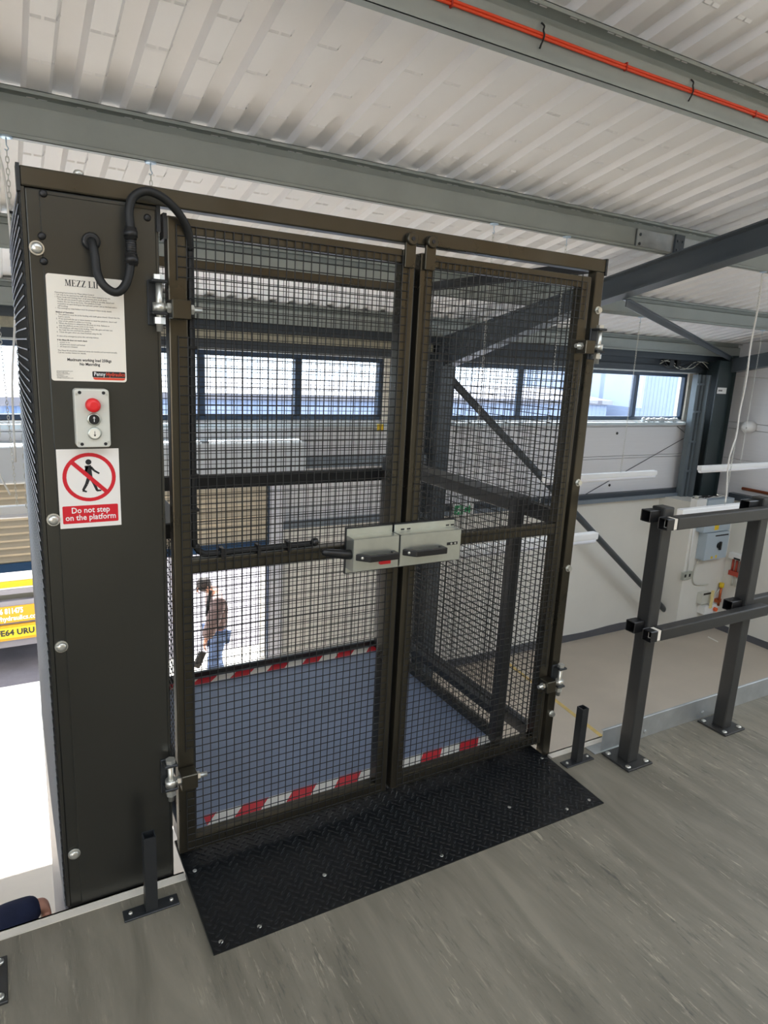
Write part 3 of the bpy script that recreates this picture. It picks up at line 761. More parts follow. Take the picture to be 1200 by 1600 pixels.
# ---- gates
def gate(x0, x1, z0, z1, hinge_side, skip):
    xs = .050
    base = MB(); base.box(x0, x0 + xs, FY, FY + .042, z0, z1)
    g = base.build('gate', STEEL, lift, bevel=.004)
    g['label'] = 'left mesh gate leaf carrying the conduit' if hinge_side < 0 else 'right mesh gate leaf beside the plain post'
    MB().box(x1 - .046, x1, FY, FY + .042, z0, z1).build('stile', STEEL, g, bevel=.004)
    for a, b in ((z1 - .040, z1), (z0, z0 + .045), (.988, 1.029)):
        MB().box(x0 + xs, x1 - .046, FY + .001, FY + .041, a, b).build('rail', STEEL, g, bevel=.003)
    mb = MB(); mesh_panel(mb, (x0 + .023, FY - .0035, z0 + .012), (1, 0, 0), (0, 0, 1), x1 - x0 - .046, z1 - z0 - .032, .0252, .0016, skip)
    mb.build('wire_mesh', WIRE, g)
    return g
G1 = (.399, 1.145, .066, 1.948); G2 = (1.164, 1.896, .066, 1.945)
sk1 = [(-.01, .035, G1[3] - .078 - 1.948 + 1.66, 1.69), (-.01, .04, .22, .36), (-.01, .045, 1.60, 1.70)]
gl = gate(*G1, -1, [(-.01, .030, 1.575, 1.715), (-.01, .030, .235, .345), (.53, .80, .868, 1.0)])
gr = gate(*G2, 1, [(.66, .80, 1.575, 1.715), (.66, .80, .235, .345), (-.01, .20, .868, 1.0)])
MB().box(1.1455, 1.1635, FY + .030, FY + .041, .08, 1.90).build('meeting_strip', STEELD, gl)
MB().box(.390, .399, FY - .003, FY + .045, 1.89, 1.952).build('corner_clip', STEELD, gl)

def hinge(z, s, parent):
    """adjustable eye-bolt hinge: channel bracket, vertical pin, block on the gate; s=-1 left, +1 right"""
    xp = .366 if s < 0 else 1.932
    br = MB(); br.box(xp - .020, xp + .016, FY - .008, FY + .001, z - .060, z + .052)
    for zz in (z + .044, z - .034): br.box(xp - .016, xp + .022, FY - .048, FY - .008, zz, zz + .008)
    h = br.build('hinge', STEELD, parent, bevel=.002, bseg=1)
    pin = MB(); yp = FY - .030
    pin.cyl((xp + .004, yp, z - .075), (xp + .004, yp, z + .060), .0085, seg=12); pin.hexhead((xp + .004, yp, z + .052), (0, 0, 1), .0145, .012)
    pin.cyl((xp + .004, yp, z - .026), (xp + .004, yp, z - .004), .0165, seg=14); pin.hexhead((xp + .004, yp, z - .056), (0, 0, 1), .0150, .016)
    pin.build('pin', BOLT, h)
    eye = MB(); xa = xp + .004; zb = z - .015
    x_end = .478 if s < 0 else 1.822
    eye.cyl((xa - s * .012, yp, zb), (x_end, yp, zb), .0075, seg=12)
    xb = .446 if s < 0 else 1.850
    eye.hexhead((xb, yp, zb), (-s, 0, 0), .0135, .010)
    xb2 = .388 if s < 0 else 1.906
    eye.hexhead((xb2, yp, zb), (-s, 0, 0), .0135, .010)
    eye.build('eye_bolt', BOLT, h)
    bk = MB(); a, b = sorted((.398 if s < 0 else 1.898, .446 if s < 0 else 1.852))
    if s < 0: a, b = .398, .446
    bk.box(a, b, FY - .052, FY - .002, zb - .026, zb + .022)
    bk.build('hinge_block', STEEL, h, bevel=.002, bseg=1)
hinge(1.735, -1, lift); hinge(.365, -1, lift); hinge(1.715, 1, lift); hinge(.370, 1, lift)
# gate stops with rollers on the header
for i, x in enumerate((1.121, 1.194)):
    mb = MB(); mb.box(x - .020, x + .017, FY - .012, FY - .001, 1.895, 1.968)
    st = mb.build('gate_stop', STEEL, lift, bevel=.002, bseg=1)
    MB().tube([(x, FY, 1.978), (x, FY - .016, 1.978), (x, FY - .020, 1.978)], .019, 20, radii=[.0195, .0195, .016]).build('roller', STEEL, st)
    MB().cyl((x, FY - .016, 1.978), (x, FY - .022, 1.978), .006, seg=10).build('socket_screw', INK, st)

# ---- zinc lock housings
def lock(x0, x1, z0, z1, yb, yf, flange, parent, label):
    t = .003; fz = .024
    mb = MB()
    mb.box(x0, x1, yf, yf + t, z0 + .018, z1 - .014); mb.box(x0, x1, yf, yb, z1 - .017, z1 - .014); mb.box(x0, x1, yf, yb, z0 + .018, z0 + .021)
    mb.box(x0, x0 + t, yf, yb, z0 + .018, z1 - .014)
    mb.box(flange[0], flange[1], yb - t, yb, z1 - .017, z1 + .008); mb.box(flange[0], flange[1], yb - t, yb, z0, z0 + .021)
    o = mb.build('lock_housing', ZINC, parent, bevel=.0015, bseg=1); o['label'] = label
    bk = MB(); bk.box(flange[0] - .002, flange[1] + .002, yb, yb + .010, z0 - .003, z1 + .011); bk.build('backing_plate', STEELD, o)
    return o
l1 = lock(.936, 1.1025, .938, 1.078, FY - .013, FY - .066, (.936, 1.104), gl, 'zinc lock housing with a slider and red tab')
l2 = lock(1.1075, 1.350, .938, 1.078, FY - .013, FY - .066, (1.112, 1.355), gr, 'longer zinc lock keeper with a slot')
def pull(x0, x1, z, yf, parent):
    mb = MB()
    mb.prism([(x0, yf, z - .012), (x0 + .035, yf - .036, z - .012), (x1 - .012, yf - .036, z - .012), (x1 - .012, yf, z - .012), (x1 - .026, yf, z - .012), (x1 - .026, yf - .022, z - .012), (x0 + .040, yf - .022, z - .012), (x0 + .022, yf, z - .012)], (0, 0, .022))
    h = mb.build('handle', BLACKP, parent, bevel=.003)
    MB().dome((x0 + .016, yf - .017, z), (-.5, -.8, 0), .005, .003, 10).build('screw', BOLT, h)
pull(.944, 1.0985, 1.006, FY - .066, l1); pull(1.116, 1.284, 1.006, FY - .066, l2)
mb = MB(); mb.box(1.03, 1.068, FY - .076, FY - .0655, .975, .988); mb.build('red_tab', RED, l1)
mb = MB(); mb.tube([(.944, FY - .045, 1.010), (.915, FY - .046, 1.012), (.86, FY - .05, 1.024), (.838, FY - .05, 1.030), (.834, FY - .05, 1.031)], .01, 10, radii=[.016, .0155, .0125, .010, .004]); mb.build('release_lever', BLACKP, l1)
for xx in (1.136, 1.160, 1.318, 1.338): MB().box(xx, xx + .014, FY - .0164, FY - .0158, 1.066, 1.071).build('slot', INK, l2)
MB().box(1.292, 1.336, FY - .0666, FY - .0655, 1.012, 1.022).build('slot', INK, l2)
for xx in (1.310, 1.326): MB().cyl((xx, FY - .0655, 1.017), (xx, FY - .068, 1.017), .004, seg=8).build('screw', BOLT, l2)

# ---- black flexible conduit from the cabinet over the gate to the lock
def smooth(pts, n=6):
    P = [Vector(p) for p in pts]; out = []
    for i in range(len(P) - 1):
        a, b, c, d = P[max(i - 1, 0)], P[i], P[i + 1], P[min(i + 2, len(P) - 1)]
        for k in range(n):
            t = k / n
            out.append(0.5 * ((2 * b) + (c - a) * t + (2 * a - 5 * b + 4 * c - d) * t * t + (3 * b - a - 3 * c + d) * t ** 3))
    out.append(P[-1]); return out
hp = [(.218, FY, 1.862), (.218, FY - .028, 1.857), (.221, FY - .042, 1.826), (.225, FY - .045, 1.785), (.240, FY - .05, 1.757), (.266, FY - .052, 1.746), (.289, FY - .05, 1.770), (.301, FY - .047, 1.820), (.304, FY - .045, 1.887),
      (.302, FY - .042, 1.937), (.313, FY - .042, 1.970), (.343, FY - .042, 1.988), (.383, FY - .038, 1.980), (.422, FY - .028, 1.952), (.450, FY - .010, 1.915), (.459, FY + .010, 1.872)]
hose = MB(); hose.tube(smooth(hp, 5), .0105, 10)
ho = hose.build('conduit', RUBBER, lift); ho['label'] = 'black flexible conduit looping from the cabinet over the gate top'
cp = MB()
for zz in (1.886, 1.826):
    cp.cyl((.3035, FY - .045, zz - .008), (.3035, FY - .045, zz + .008), .0165, seg=12)
    cp.cyl((.3035, FY - .045, zz - .014), (.3035, FY - .045, zz + .014), .0145, seg=12)
cp.cyl((.3035, FY - .045, 1.826), (.3035, FY - .045, 1.886), .0122, seg=12)
for k in range(9): cp.cyl((.3035, FY - .045, 1.835 + k * .0052), (.3035, FY - .045, 1.8375 + k * .0052), .0132, seg=10)
cp.build('coupler', BLACKP, ho)
MB().tube([(.218, FY + .001, 1.862), (.218, FY - .014, 1.862), (.218, FY - .016, 1.862)], .02, 14, radii=[.021, .021, .016]).build('gland', BLACKP, ho)
h2 = [(.459, FY + .010, 1.872), (.461, FY + .016, 1.80), (.461, FY + .016, 1.5), (.460, FY + .016, 1.112), (.465, FY + .016, 1.068), (.482, FY + .016, 1.045), (.515, FY + .016, 1.040), (.70, FY + .016, 1.0405), (.82, FY + .016, 1.0405), (.832, FY + .008, 1.046)]
MB().tube(smooth(h2, 5), .0098, 10).build('conduit', RUBBER, ho)
for xx in (.535, .645, .742): MB().box(xx, xx + .010, FY - .002, FY + .030, 1.024, 1.056).build('cable_clip', BLACKP, ho)
for zz in (1.62, 1.27, 1.17): MB().box(.444, .474, FY + .004, FY + .03, zz, zz + .008).build('cable_clip', BLACKP, ho)
MB().ball((.834, FY + .004, 1.048), .014, 10, 6).build('gland', BLACKP, ho)

# ------------------------------------------------------------------ THE LIFT PLATFORM
pf = thing('lift_platform', (1.15, 2.6, -.06), 'slate blue lift platform with red and white edge tape and mesh side guards', 'lift platform')
MB().box(.44, 1.845, 2.036, 3.15, -.06, 0.0).build('deck', DECK, pf, bevel=.003)
def hazard(y0, y1, x0, x1, w, name, first=0, m=(TAPEW, TAPER)):
    mb = MB(); k = first; x = x0; sh = (y1 - y0) * 0.9
    zt = .0015
    while x < x1 - 1e-6:
        xe = min(x + w, x1)
        a = [(max(x0, min(x1, x)), y0, zt), (xe, y0, zt), (max(x0, min(x1, xe + sh)), y1, zt), (max(x0, min(x1, x + sh)), y1, zt)]
        mb.prism([Vector(p) - Vector((0, 0, .0013)) for p in a], (0, 0, .0013), k % 2); x = xe; k += 1
    if sh > 0:
        mb.prism([(x0, y0, .0001), (x0 + sh, y1, .0001), (x0, y1, .0001)], (0, 0, .0012), (first + 1) % 2)
    mb.build(name, list(m), pf)
hazard(2.050, 2.104, .532, 1.835, .098, 'hazard_tape', 0)
hazard(3.085, 3.140, .532, 1.835, .098, 'hazard_tape', 1)
MB().box(.50, 1.845, 3.150, 3.172, -.06, .030).build('rear_kick', STEELD, pf, bevel=.002)
for xg, s in ((1.785, 1), (.446, -1)):
    for yy in (2.030, 3.10):
        po = MB(); po.box(xg, xg + .046, yy, yy + .046, -.03, 1.098); po.build('post', RAILP, pf, bevel=.004)
        MB().box(xg + .001, xg + .045, yy + .001, yy + .045, 1.0975, 1.103).build('post_cap', BLACKP, pf)
    a_, b_ = (xg, xg + .118) if s > 0 else (xg - .05, xg + .046)
    MB().box(a_, b_, 2.076, 3.10, 1.040, 1.092).build('handrail', RAILP, pf, bevel=.004)
    MB().box(xg + .005, xg + .04, 2.076, 3.10, .115, .150).build('lower_rail', STEELD, pf, bevel=.003)
    MB().box(xg + .012, xg + .052, 2.076, 3.10, .0, .032).build('kick_rail', RAILP, pf, bevel=.003)
    mb = MB(); mesh_panel(mb, (xg + .022, 2.076, .035), (0, 1, 0), (0, 0, 1), 1.024, 1.005, .0262); mb.build('guard_mesh', WIRE, pf)

# ------------------------------------------------------------------ TREAD PLATE RAMP
ramp = thing('threshold_ramp', (1.158, 1.70, 0), 'black tread plate ramp screwed to the grey floor below the gates', 'ramp')
ry0, ry1, rx0, rx1, rh = 1.523, 1.850, .409, 1.914, .018
mb = MB(); mb.hexa([(rx0, ry0, 0), (rx1, ry0, 0), (rx1, ry0, .004), (rx0, ry0, .004)], [(rx0, ry1, 0), (rx1, ry1, 0), (rx1, ry1, rh), (rx0, ry1, rh)])
mb.box(rx0, 1.905, ry1, 2.0, rh - .01, rh)
mb.build('plate', RAMPM, ramp)
st = MB(); py = .0272; r = 0
def stud(x, y, ang):
    z = .004 + (rh - .004) * min(1, (y - ry0) / (ry1 - ry0)); c, s = math.cos(ang), math.sin(ang); L, w, h = .0118, .0040, .0030
    def p(a, b, k): return (x + c * a - s * b, y + s * a + c * b, z + k)
    vs = [p(-L, 0, 0), p(-L * .5, -w, 0), p(L * .5, -w, 0), p(L, 0, 0), p(L * .5, w, 0), p(-L * .5, w, 0), p(-L * .6, 0, h), p(L * .6, 0, h)]
    st.add(vs, [(0, 1, 6), (1, 2, 7, 6), (2, 3, 7), (3, 4, 7), (4, 5, 6, 7), (5, 0, 6)], 0, True)
yy = ry0 + .012; r = 0
while yy < 1.99:
    xx = rx0 + .014 + (.0136 if r % 2 else 0); k = 0
    while xx < rx1 - (.012 if yy < ry1 else .02):
        stud(xx, yy, math.radians(45 if (k + (r // 1)) % 2 else -45)); xx += .0272; k += 1
    yy += .0150; r += 1
sto = st.build('tread_studs', RAMPM, ramp); sto['kind'] = 'stuff'
for (x, y) in ((.438, 1.554), (.551, 1.556), (.799, 1.650), (1.189, 1.561), (1.558, 1.655), (1.753, 1.556), (1.872, 1.558), (.436, 1.838), (1.885, 1.838)):
    z = .004 + (rh - .004) * (y - ry0) / (ry1 - ry0)
    MB().tube([(x, y, z - .001), (x, y, z + .0012), (x, y, z + .0016)], .006, 10, radii=[.0066, .0066, .005]).build('screw', BOLT, ramp)

# ------------------------------------------------------------------ POST STUBS, GUARDRAIL, TOE BOARD
def base_plate(cx, cy, wx, wy, parent, th=.010, inset=.02, m=STEELD, bolts=((-1, -1), (1, -1), (-1, 1), (1, 1)), br=.012):
    MB().box(cx - wx / 2, cx + wx / 2, cy - wy / 2, cy + wy / 2, 0, th).build('base_plate', m, parent, bevel=.0015, bseg=1)
    for a, b in bolts:
        mb = MB(); p = (cx + a * (wx / 2 - inset), cy + b * (wy / 2 - inset), th); mb.dome(p, (0, 0, 1), br, .007, 12); mb.build('bolt', BOLT, parent)
s1 = thing('post_stub', (.290, 1.764, 0), 'short black post stub standing in front of the lift control cabinet', 'post stub', 'post stubs beside the ramp')
def tube_sq(x, y, w, z0, z1, t, parent, m, name='tube'):
    mb = MB(); h = w / 2
    for a in ((x - h, x + h, y - h, y - h + t), (x - h, x + h, y + h - t, y + h), (x - h, x - h + t, y - h + t, y + h - t), (x + h - t, x + h, y - h + t, y + h - t)):
        mb.box(a[0], a[1], a[2], a[3], z0, z1)
    return mb.build(name, m, parent)
tube_sq(.290, 1.768, .034, .006, .250, .003, s1, STEELD)
base_plate(.290, 1.764, .156, .044, s1, .006, .020, STEELD, ((-1, 0), (1, 0)), .006)
s2 = copy_tree(s1); s2.location = (2.026, 1.775, 0); s2['label'] = 'short black post stub standing between the ramp and the guardrail'

gd = thing('guardrail', (2.5, 1.69, 0), 'grey square tube guardrail bolted to the floor along the mezzanine edge', 'guardrail')
def gpost(x, y, h, px, py):
    mb = MB(); mb.box(x - .030, x + .030, y - .030, y + .030, .008, h); mb.build('post', RAILP, gd, bevel=.005)
    mb = MB(); mb.box(px - .074, px + .074, py - .074, py + .074, 0, .009); mb.build('base_plate', RAILP, gd, bevel=.0015, bseg=1)
    for a in (-1, 1):
        for b in (-1, 1): MB().dome((px + a * .054, py + b * .054, .009), (0, 0, 1), .0115, .007, 12).build('bolt', BOLT, gd)
GPX = [2.236, 2.880, 4.18, 5.48]
for i, x in enumerate(GPX): gpost(x, 1.692, 1.112, x, 1.695)
def open_tube(x0, x1, y, z, w, name, m, closed_right=True):
    mb = MB(); h = w / 2; t = .004
    mb.box(x0, x1, y - h, y - h + t, z - h, z + h); mb.box(x0, x1, y + h - t, y + h, z - h, z + h)
    mb.box(x0, x1, y - h + t, y + h - t, z - h, z - h + t); mb.box(x0, x1, y - h + t, y + h - t, z + h - t, z + h)
    if closed_right: mb.box(x1 - t, x1, y - h + t, y + h - t, z - h + t, z + h - t)
    return mb.build(name, m, gd, bevel=.002, bseg=1)
for z, xe in ((1.056, 6.0), (.598, 2.965)):
    MB().box(2.236, xe, 1.618, 1.662, z - .025, z + .025).build('rail', RAILP, gd, bevel=.005)
    open_tube(2.176, 2.216, 1.640, z, .046, 'socket', BLACKP)
    MB().box(2.212, 2.240, 1.621, 1.659, z - .021, z + .021).build('end_plug', OFFW, gd)
    open_tube(2.146, 2.206, 1.70, z + .022, .046, 'socket', BLACKP)
    open_tube(2.775, 2.850, 1.70, z + .022, .046, 'socket', BLACKP)
MB().box(2.90, 6.0, 1.690, 1.730, .580, .630).build('rail', RAILP, gd, bevel=.005)

tb = MB(); tb.box(2.176, 6.0, 1.784, 1.787, .0, .102); tb.box(2.176, 6.0, 1.787, 1.835, .0, .003); tb.box(2.135, 2.30, 1.778, 1.835, 0, .0035); tb.box(2.176, 6.0, 1.787, 1.797, .099, .102)
tag(tb.build('toe_board', GALV, bevel=.001, bseg=1), 'galvanised toe board along the floor edge behind the guardrail posts', 'toe board')
toe = bpy.data.objects['toe_board']
for x in (2.45, 2.86, 3.6):
    MB().dome((x, 1.784, .03), (0, -1, 0), .009, .006, 10).build('bolt', GALV, toe)

lp = thing('guardrail_post', (-.155, 1.69, 0), 'grey guardrail post with bolted base plate at the left of the floor edge', 'guardrail post')
MB().box(-.198, -.138, 1.66, 1.72, .008, 1.112).build('post', RAILP, lp, bevel=.005)
MB().box(-.232, -.083, 1.616, 1.765, 0, .009).build('base_plate', RAILP, lp, bevel=.0015, bseg=1)
for a in (-1, 1):
    for b in (-1, 1): MB().dome((-.1575 + a * .056, 1.69 + b * .056, .009), (0, 0, 1), .0115, .007, 12).build('bolt', BOLT, lp)
MB().box(-3.0, -.198, 1.618, 1.662, 1.03, 1.08).build('rail', RAILP, lp)

# ------------------------------------------------------------------ BRACING, CABLES, LIGHTS
br = MB(); br.cyl((5.02, 7.16, 1.40), (10.05, 7.10, -2.58), .050, seg=12); struct(br, 'wall_brace', RAFT)
br = MB(); br.box(10.0, 10.1, 7.0, 7.3, -2.8, -2.5); struct(br, 'wall_brace_foot', RAFT)
a, b = Vector((5.02, 4.50, zr(4.5) - .21)), Vector((10.55, 7.12, 1.93))
br = MB(); br.bar(a, b, .075, .008); br.bar(a + Vector((0, 0, -.03)), b + Vector((0, 0, -.03)), .008, .07); struct(br, 'roof_brace', RAFT)
cab_run = thing('cable_run', (2.4, PURLIN_Y[0] + .05, zr(PURLIN_Y[0]) + .1), 'pair of orange cables clipped along the roof beam nearest the camera', 'cable')
yw = PURLIN_Y[0] + .034; zc = zr(PURLIN_Y[0]) + .108
for dz, nm in ((.006, 'cable'), (-.007, 'cable')):
    pts = [(x * .25 - .5, yw - .002 + .001 * math.sin(x), zc + dz + .0025 * math.sin(x * .9)) for x in range(24)]
    MB().tube(pts, .0062, 8).build(nm, ORANGE, cab_run)
for u, v in ((847, 52), (1080, 137)):
    p = Py(u, v, yw)
    mb = MB(); mb.tube(smooth([(p.x - .004, yw + .005, zc + .050), (p.x + .004, yw - .006, zc + .036), (p.x - .002, yw - .010, zc + .018), (p.x + .003, yw - .013, zc), (p.x, yw - .010, zc - .02), (p.x - .004, yw - .006, zc - .034), (p.x - .002, yw + .004, zc - .046)], 4), .004, 6)
    mb.build('p_clip', BLACKP, cab_run)
for u, v in ((705, 2), (978, 100), (1180, 172)):
    p = Py(u, v, yw); MB().box(p.x - .004, p.x + .004, yw - .010, yw + .006, zc - .017, zc + .016).build('cable_tie', mat('red_tie', (170, 40, 24), .5), cab_run)

LINK = .034
def chain(name, p0, p1, parent, r=.0022, m=CHAINM, slack=0.0):
    p0, p1 = Vector(p0), Vector(p1); L = (p1 - p0).length; n = max(2, int(L / (LINK * .78))); mb = MB()
    for i in range(n):
        t = (i + .5) / n; c = p0.lerp(p1, t) + Vector((0, 0, -slack * 4 * t * (1 - t)))
        pts = []
        for k in range(8):
            a = 2 * math.pi * k / 8; lx, lz = math.cos(a) * .0075, math.sin(a) * LINK * .5
            pts.append(c + (Vector((lx, 0, lz)) if i % 2 else Vector((0, lx, lz))))
        mb.tube(pts, r, 4, 0, False, True, None, True)
    o = mb.build(name, m, parent); return o
def hook(p, parent, s=1.0):
    mb = MB(); p = Vector(p)
    mb.tube([p + Vector((0, 0, .0)), p + Vector((0, 0, -.008)), p + Vector((0, 0, -.010))], .03, 14, radii=[.030 * s, .030 * s, .020 * s])
    mb.tube([p, p + Vector((0, 0, -.04)), p + Vector((.008, 0, -.055)), p + Vector((0, 0, -.068)), p + Vector((-.008, 0, -.058))], .003, 6)
    mb.build('ceiling_hook', mat('blue_zinc', (186, 206, 222), .3, .7) if 'blue_zinc' not in MATS else MATS['blue_zinc'], parent)
def light(x0, x1, y, z, chains, label, flex=None, slack=0.0):
    t = thing('hanging_batten_light', ((x0 + x1) / 2, y, z), label, 'light', 'batten lights hung on chains')
    mb = MB(); mb.prism([(x0, y - .030, z), (x0, y - .033, z + .02), (x0, y - .033, z + .062), (x0, y + .033, z + .062), (x0, y + .033, z + .02), (x0, y + .030, z)], (x1 - x0, 0, 0))
    mb.build('body', WHITE, t, bevel=.006)
    mb = MB(); mb.tube([(x0 + .02, y, z - .006), (x1 - .02, y, z - .006)], .030, 10); mb.build('diffuser', mat('milky_diffuser', (240, 240, 244), .3) if 'milky_diffuser' not in MATS else MATS['milky_diffuser'], t)
    for (xa, xb, zt) in chains:
        chain('chain', (xa, y, zt - .065), (xb, y, z + .066), t); hook((xa, y, zt), t)
    if flex: 
        mb = MB(); mb.tube(smooth(flex, 5), .0065, 7); mb.build('flex', FLEX, t)
    return t
zp = [zr(v) for v in PURLIN_Y]
light(5.30, 7.17, 5.62, .352, [(6.54, 6.54, zp[2]), (5.62, 5.62, zp[2])], 'white batten light hung by the long window, right of the lift post')
light(8.03, 9.90, 5.62, .380, [(8.91, 8.91, zp[2])], 'white batten light hung before the green corner column')
x_ = 5.99; 
fl_ = [(6.16, 3.98, zp[1] - .02)] + [(6.163 + .006 * math.sin(i * 1.7), 3.972 + .005 * math.cos(i * 2.1), zp[1] - .02 - i * .21) for i in range(1, 8)] + [(6.11, 3.96, .95), (6.09, 3.96, .80), (6.155, 3.97, .48), (6.16, 3.97, .41)]
light(5.50, 6.56, 3.98, .318, [(6.17, 6.17, zp[1])], 'white batten light just above the guardrail top rail', fl_)
light(2.95, 4.42, 3.98, .190, [(3.055, 3.055, zp[1]), (3.735, 3.735, zp[1])], 'white batten light hung behind the right gate of the lift')
fe = [(-.04, 5.62, zp[2] - .03)] + [(-.02 + .02 * math.sin(i * 1.3), 5.60, zp[2] - .03 - i * .25) for i in range(1, 6)] + [(-.06, 5.6, .75), (.02, 5.6, .50)]
light(-1.30, .155, 5.62, .352, [(.02, .06, zp[2])], 'white batten light left of the lift before the shutter box', fe)
ch = [(.109, 3.98, zp[1])]
lt = thing('hanging_chain', (.109, 3.98, 2.0), 'pale chain with a white flex hanging left of the lift header', 'chain')
hook((.109, 3.98, zp[1]), lt); chain('chain', (.109, 3.98, zp[1] - .065), (.09, 3.98, .75), lt)
MB().tube(smooth([(.0, 3.97, zp[1] + .03), (.04, 3.97, zp[1] - .03), (.085, 3.965, zp[1] - .14), (.10, 3.965, 2.1), (.10, 3.965, 1.8), (.06, 3.965, 1.4), (.05, 3.965, 1.0)], 5), .0055, 7).build('flex', FLEX, lt)
MB().cyl((.105, 3.975, 2.22), (.105, 3.975, 2.232), .014, seg=10).build('cable_tie', BLACKP, lt)
lt = thing('hanging_chain', (.773, 3.98, 2.0), 'pale chain hooked to the roof beam above the cabinet conduit loop', 'chain')
hook((.773, 3.98, zp[1]), lt); chain('chain', (.773, 3.98, zp[1] - .065), (.773, 3.98, 1.2), lt)

# ------------------------------------------------------------------ ELECTRICS IN THE CORNER
def wallbox(name, u0, v0, u1, v1, y, d, label, cat, m, bev=.006):
    a, b = Py(u0, v0, y - d), Py(u1, v1, y - d)
    x0, x1 = sorted((a.x, b.x)); z0, z1 = sorted((a.z, b.z))
    t = thing(name, ((x0 + x1) / 2, y, (z0 + z1) / 2), label, cat)
    MB().box(x0, x1, y - d, y, z0, z1).build('body', m, t, bevel=bev); return t, x0, x1, z0, z1
BY = 6.85
t, x0, x1, z0, z1 = wallbox('isolator_switch', 1106, 834, 1134, 871, BY, .16, 'pale blue grey isolator box with a black rotary handle', 'switch', BLUEBOX)
mb = MB(); mb.cyl((x0 + .40 * (x1 - x0) + .1, BY - .16, z0 + .24), (x0 + .40 * (x1 - x0) + .1, BY - .19, z0 + .24), .05, seg=12); mb.box(x0 + .40 * (x1 - x0) + .082, x0 + .40 * (x1 - x0) + .118, BY - .21, BY - .18, z0 + .17, z0 + .31); mb.build('rotary_handle', BLACKP, t)
mb = MB(); mb.box(x0 + .22, x1 - .03, BY - .161, BY - .1595, z1 - .07, z1 - .045); mb.build('rating_label', INK, t)
mb = MB(); mb.box(x0 + .18, x0 + .23, BY - .161, BY - .1595, z0 + .02, z0 + .06); mb.box(x0 + .30, x0 + .34, BY - .161, BY - .1595, z0 + .02, z0 + .07); mb.build('warning_sticker', YELLOW, t)
mb = MB(); mb.tube(smooth([(x0 + .06, BY - .08, z0), (x0 + .01, BY - .03, z0 - .12), (x0 + .0, BY - .02, z0 - .34), (x0 + .08, BY - .02, z0 - .46), (x0 + .3, BY - .02, z0 - .50), (x0 + .45, BY - .02, z0 - .51)], 5), .011, 7); mb.build('cable', GREYPL, t)
t, x0, x1, z0, z1 = wallbox('distribution_box', 1107, 782, 1140, 828, BY, .14, 'wide pale blue distribution box above the isolator, yellow sticker', 'fuse box', BLUEBOX)
mb = MB(); mb.box(x0 + .28, x0 + .39, BY - .1415, BY - .1395, z0 + .03, z0 + .17); mb.build('warning_sticker', YELLOW, t)
for nm, u0, u1, lab in (('meter_box', 1090, 1103, 'small white meter box left of the wide distribution box'),):
    t, x0, x1, z0, z1 = wallbox(nm, u0, 781, u1, 796, BY, .12, lab, 'meter box', WHITE)
    MB().cyl((x0 + .05, BY - .06, z1), (x0 + .05, BY - .06, z1 + .05), .03, seg=10).build('gland', GREYPL, t)
# cable clutter on the ledge of the block wall
t = thing('cable_bundle', (10.3, 6.9, -.40), 'black and white cables lying on the block wall ledge under the column', 'cables')
rng = random.Random(5)
for k in range(7):
    yy = 7.02 - k * .012
    pts = [(9.95 + i * .12, yy + rng.uniform(-.01, .01), -.413 + rng.uniform(0, .035)) for i in range(8)]
    MB().tube(smooth(pts, 3), .012, 6).build('cable', BLACKP if k % 3 else FLEX, t)
# consumer unit on the right wall
xw = WALL_X - .04
def Bx(u, v): return Px(u, v, xw - .1)
a, b = Bx(1139, 864), Bx(1163, 879)
t = thing('consumer_unit', (xw, (a.y + b.y) / 2, a.z), 'white consumer unit with red conduits beneath on the right wall', 'fuse box')
y0, y1 = sorted((a.y, b.y)); y1 = min(y1, 6.9)
MB().box(xw - .10, xw, y0, y1, b.z, a.z + .02).build('body', WHITE, t, bevel=.01)
MB().box(xw - .101, xw - .099, y1 - .22, y1 - .10, a.z - .08, a.z - .05).build('rating_label', INK, t)
mb = MB()
for k in range(5): mb.cyl((xw - .03, y1 - .06 - k * .07, b.z), (xw - .03, y1 - .06 - k * .07, b.z - .22), .02, seg=8)
mb.box(xw - .06, xw, y1 - .42, y1 - .02, b.z - .30, b.z - .22); mb.build('conduit', mat('brick_red_conduit', (176, 70, 52), .5), t)
mb = MB()
for k in range(4): mb.cyl((xw - .03, y1 - .10 - k * .07, b.z - .3), (xw - .03, y1 - .10 - k * .07, b.z - .48), .014, seg=8)
mb.build('cable', GREYPL, t)
# twin socket with conduit on the boxed pillar side
a = Py(1069, 898, 6.87)
t = thing('wall_socket', (a.x, 6.85, a.z), 'steel twin wall socket fed by a white conduit on the pillar', 'socket')
MB().box(a.x - .115, a.x + .115, 6.805, 6.852, a.z - .07, a.z + .07).build('face_plate', ZINC, t, bevel=.006)
for s in (-1, 1): MB().box(a.x + s * .055 - .018, a.x + s * .055 + .018, 6.80, 6.806, a.z - .02, a.z + .03).build('rocker', BLACKP, t)
MB().cyl((a.x + .02, 6.835, a.z + .07), (a.x + .02, 6.835, -.62), .014, seg=8).build('conduit', WHITE, t)
a, b = Py(1098, 930, 6.9), Py(1112, 946, 6.9)
t, x0, x1, z0, z1 = wallbox('control_panel', 1098, 928, 1110, 942, BY, .1, 'small grey and black control panel on the pillar, lowest left', 'control panel', GREYPL)
MB().box(x0 + .03, x1 - .03, BY - .103, BY - .098, z0 + .2, z1 - .03).build('screen', BLACKP, t)
t, x0, x1, z0, z1 = wallbox('extension_block', 1102, 948, 1118, 957, BY, .14, 'white extension block with an orange plug below the control panel', 'extension block', WHITE)
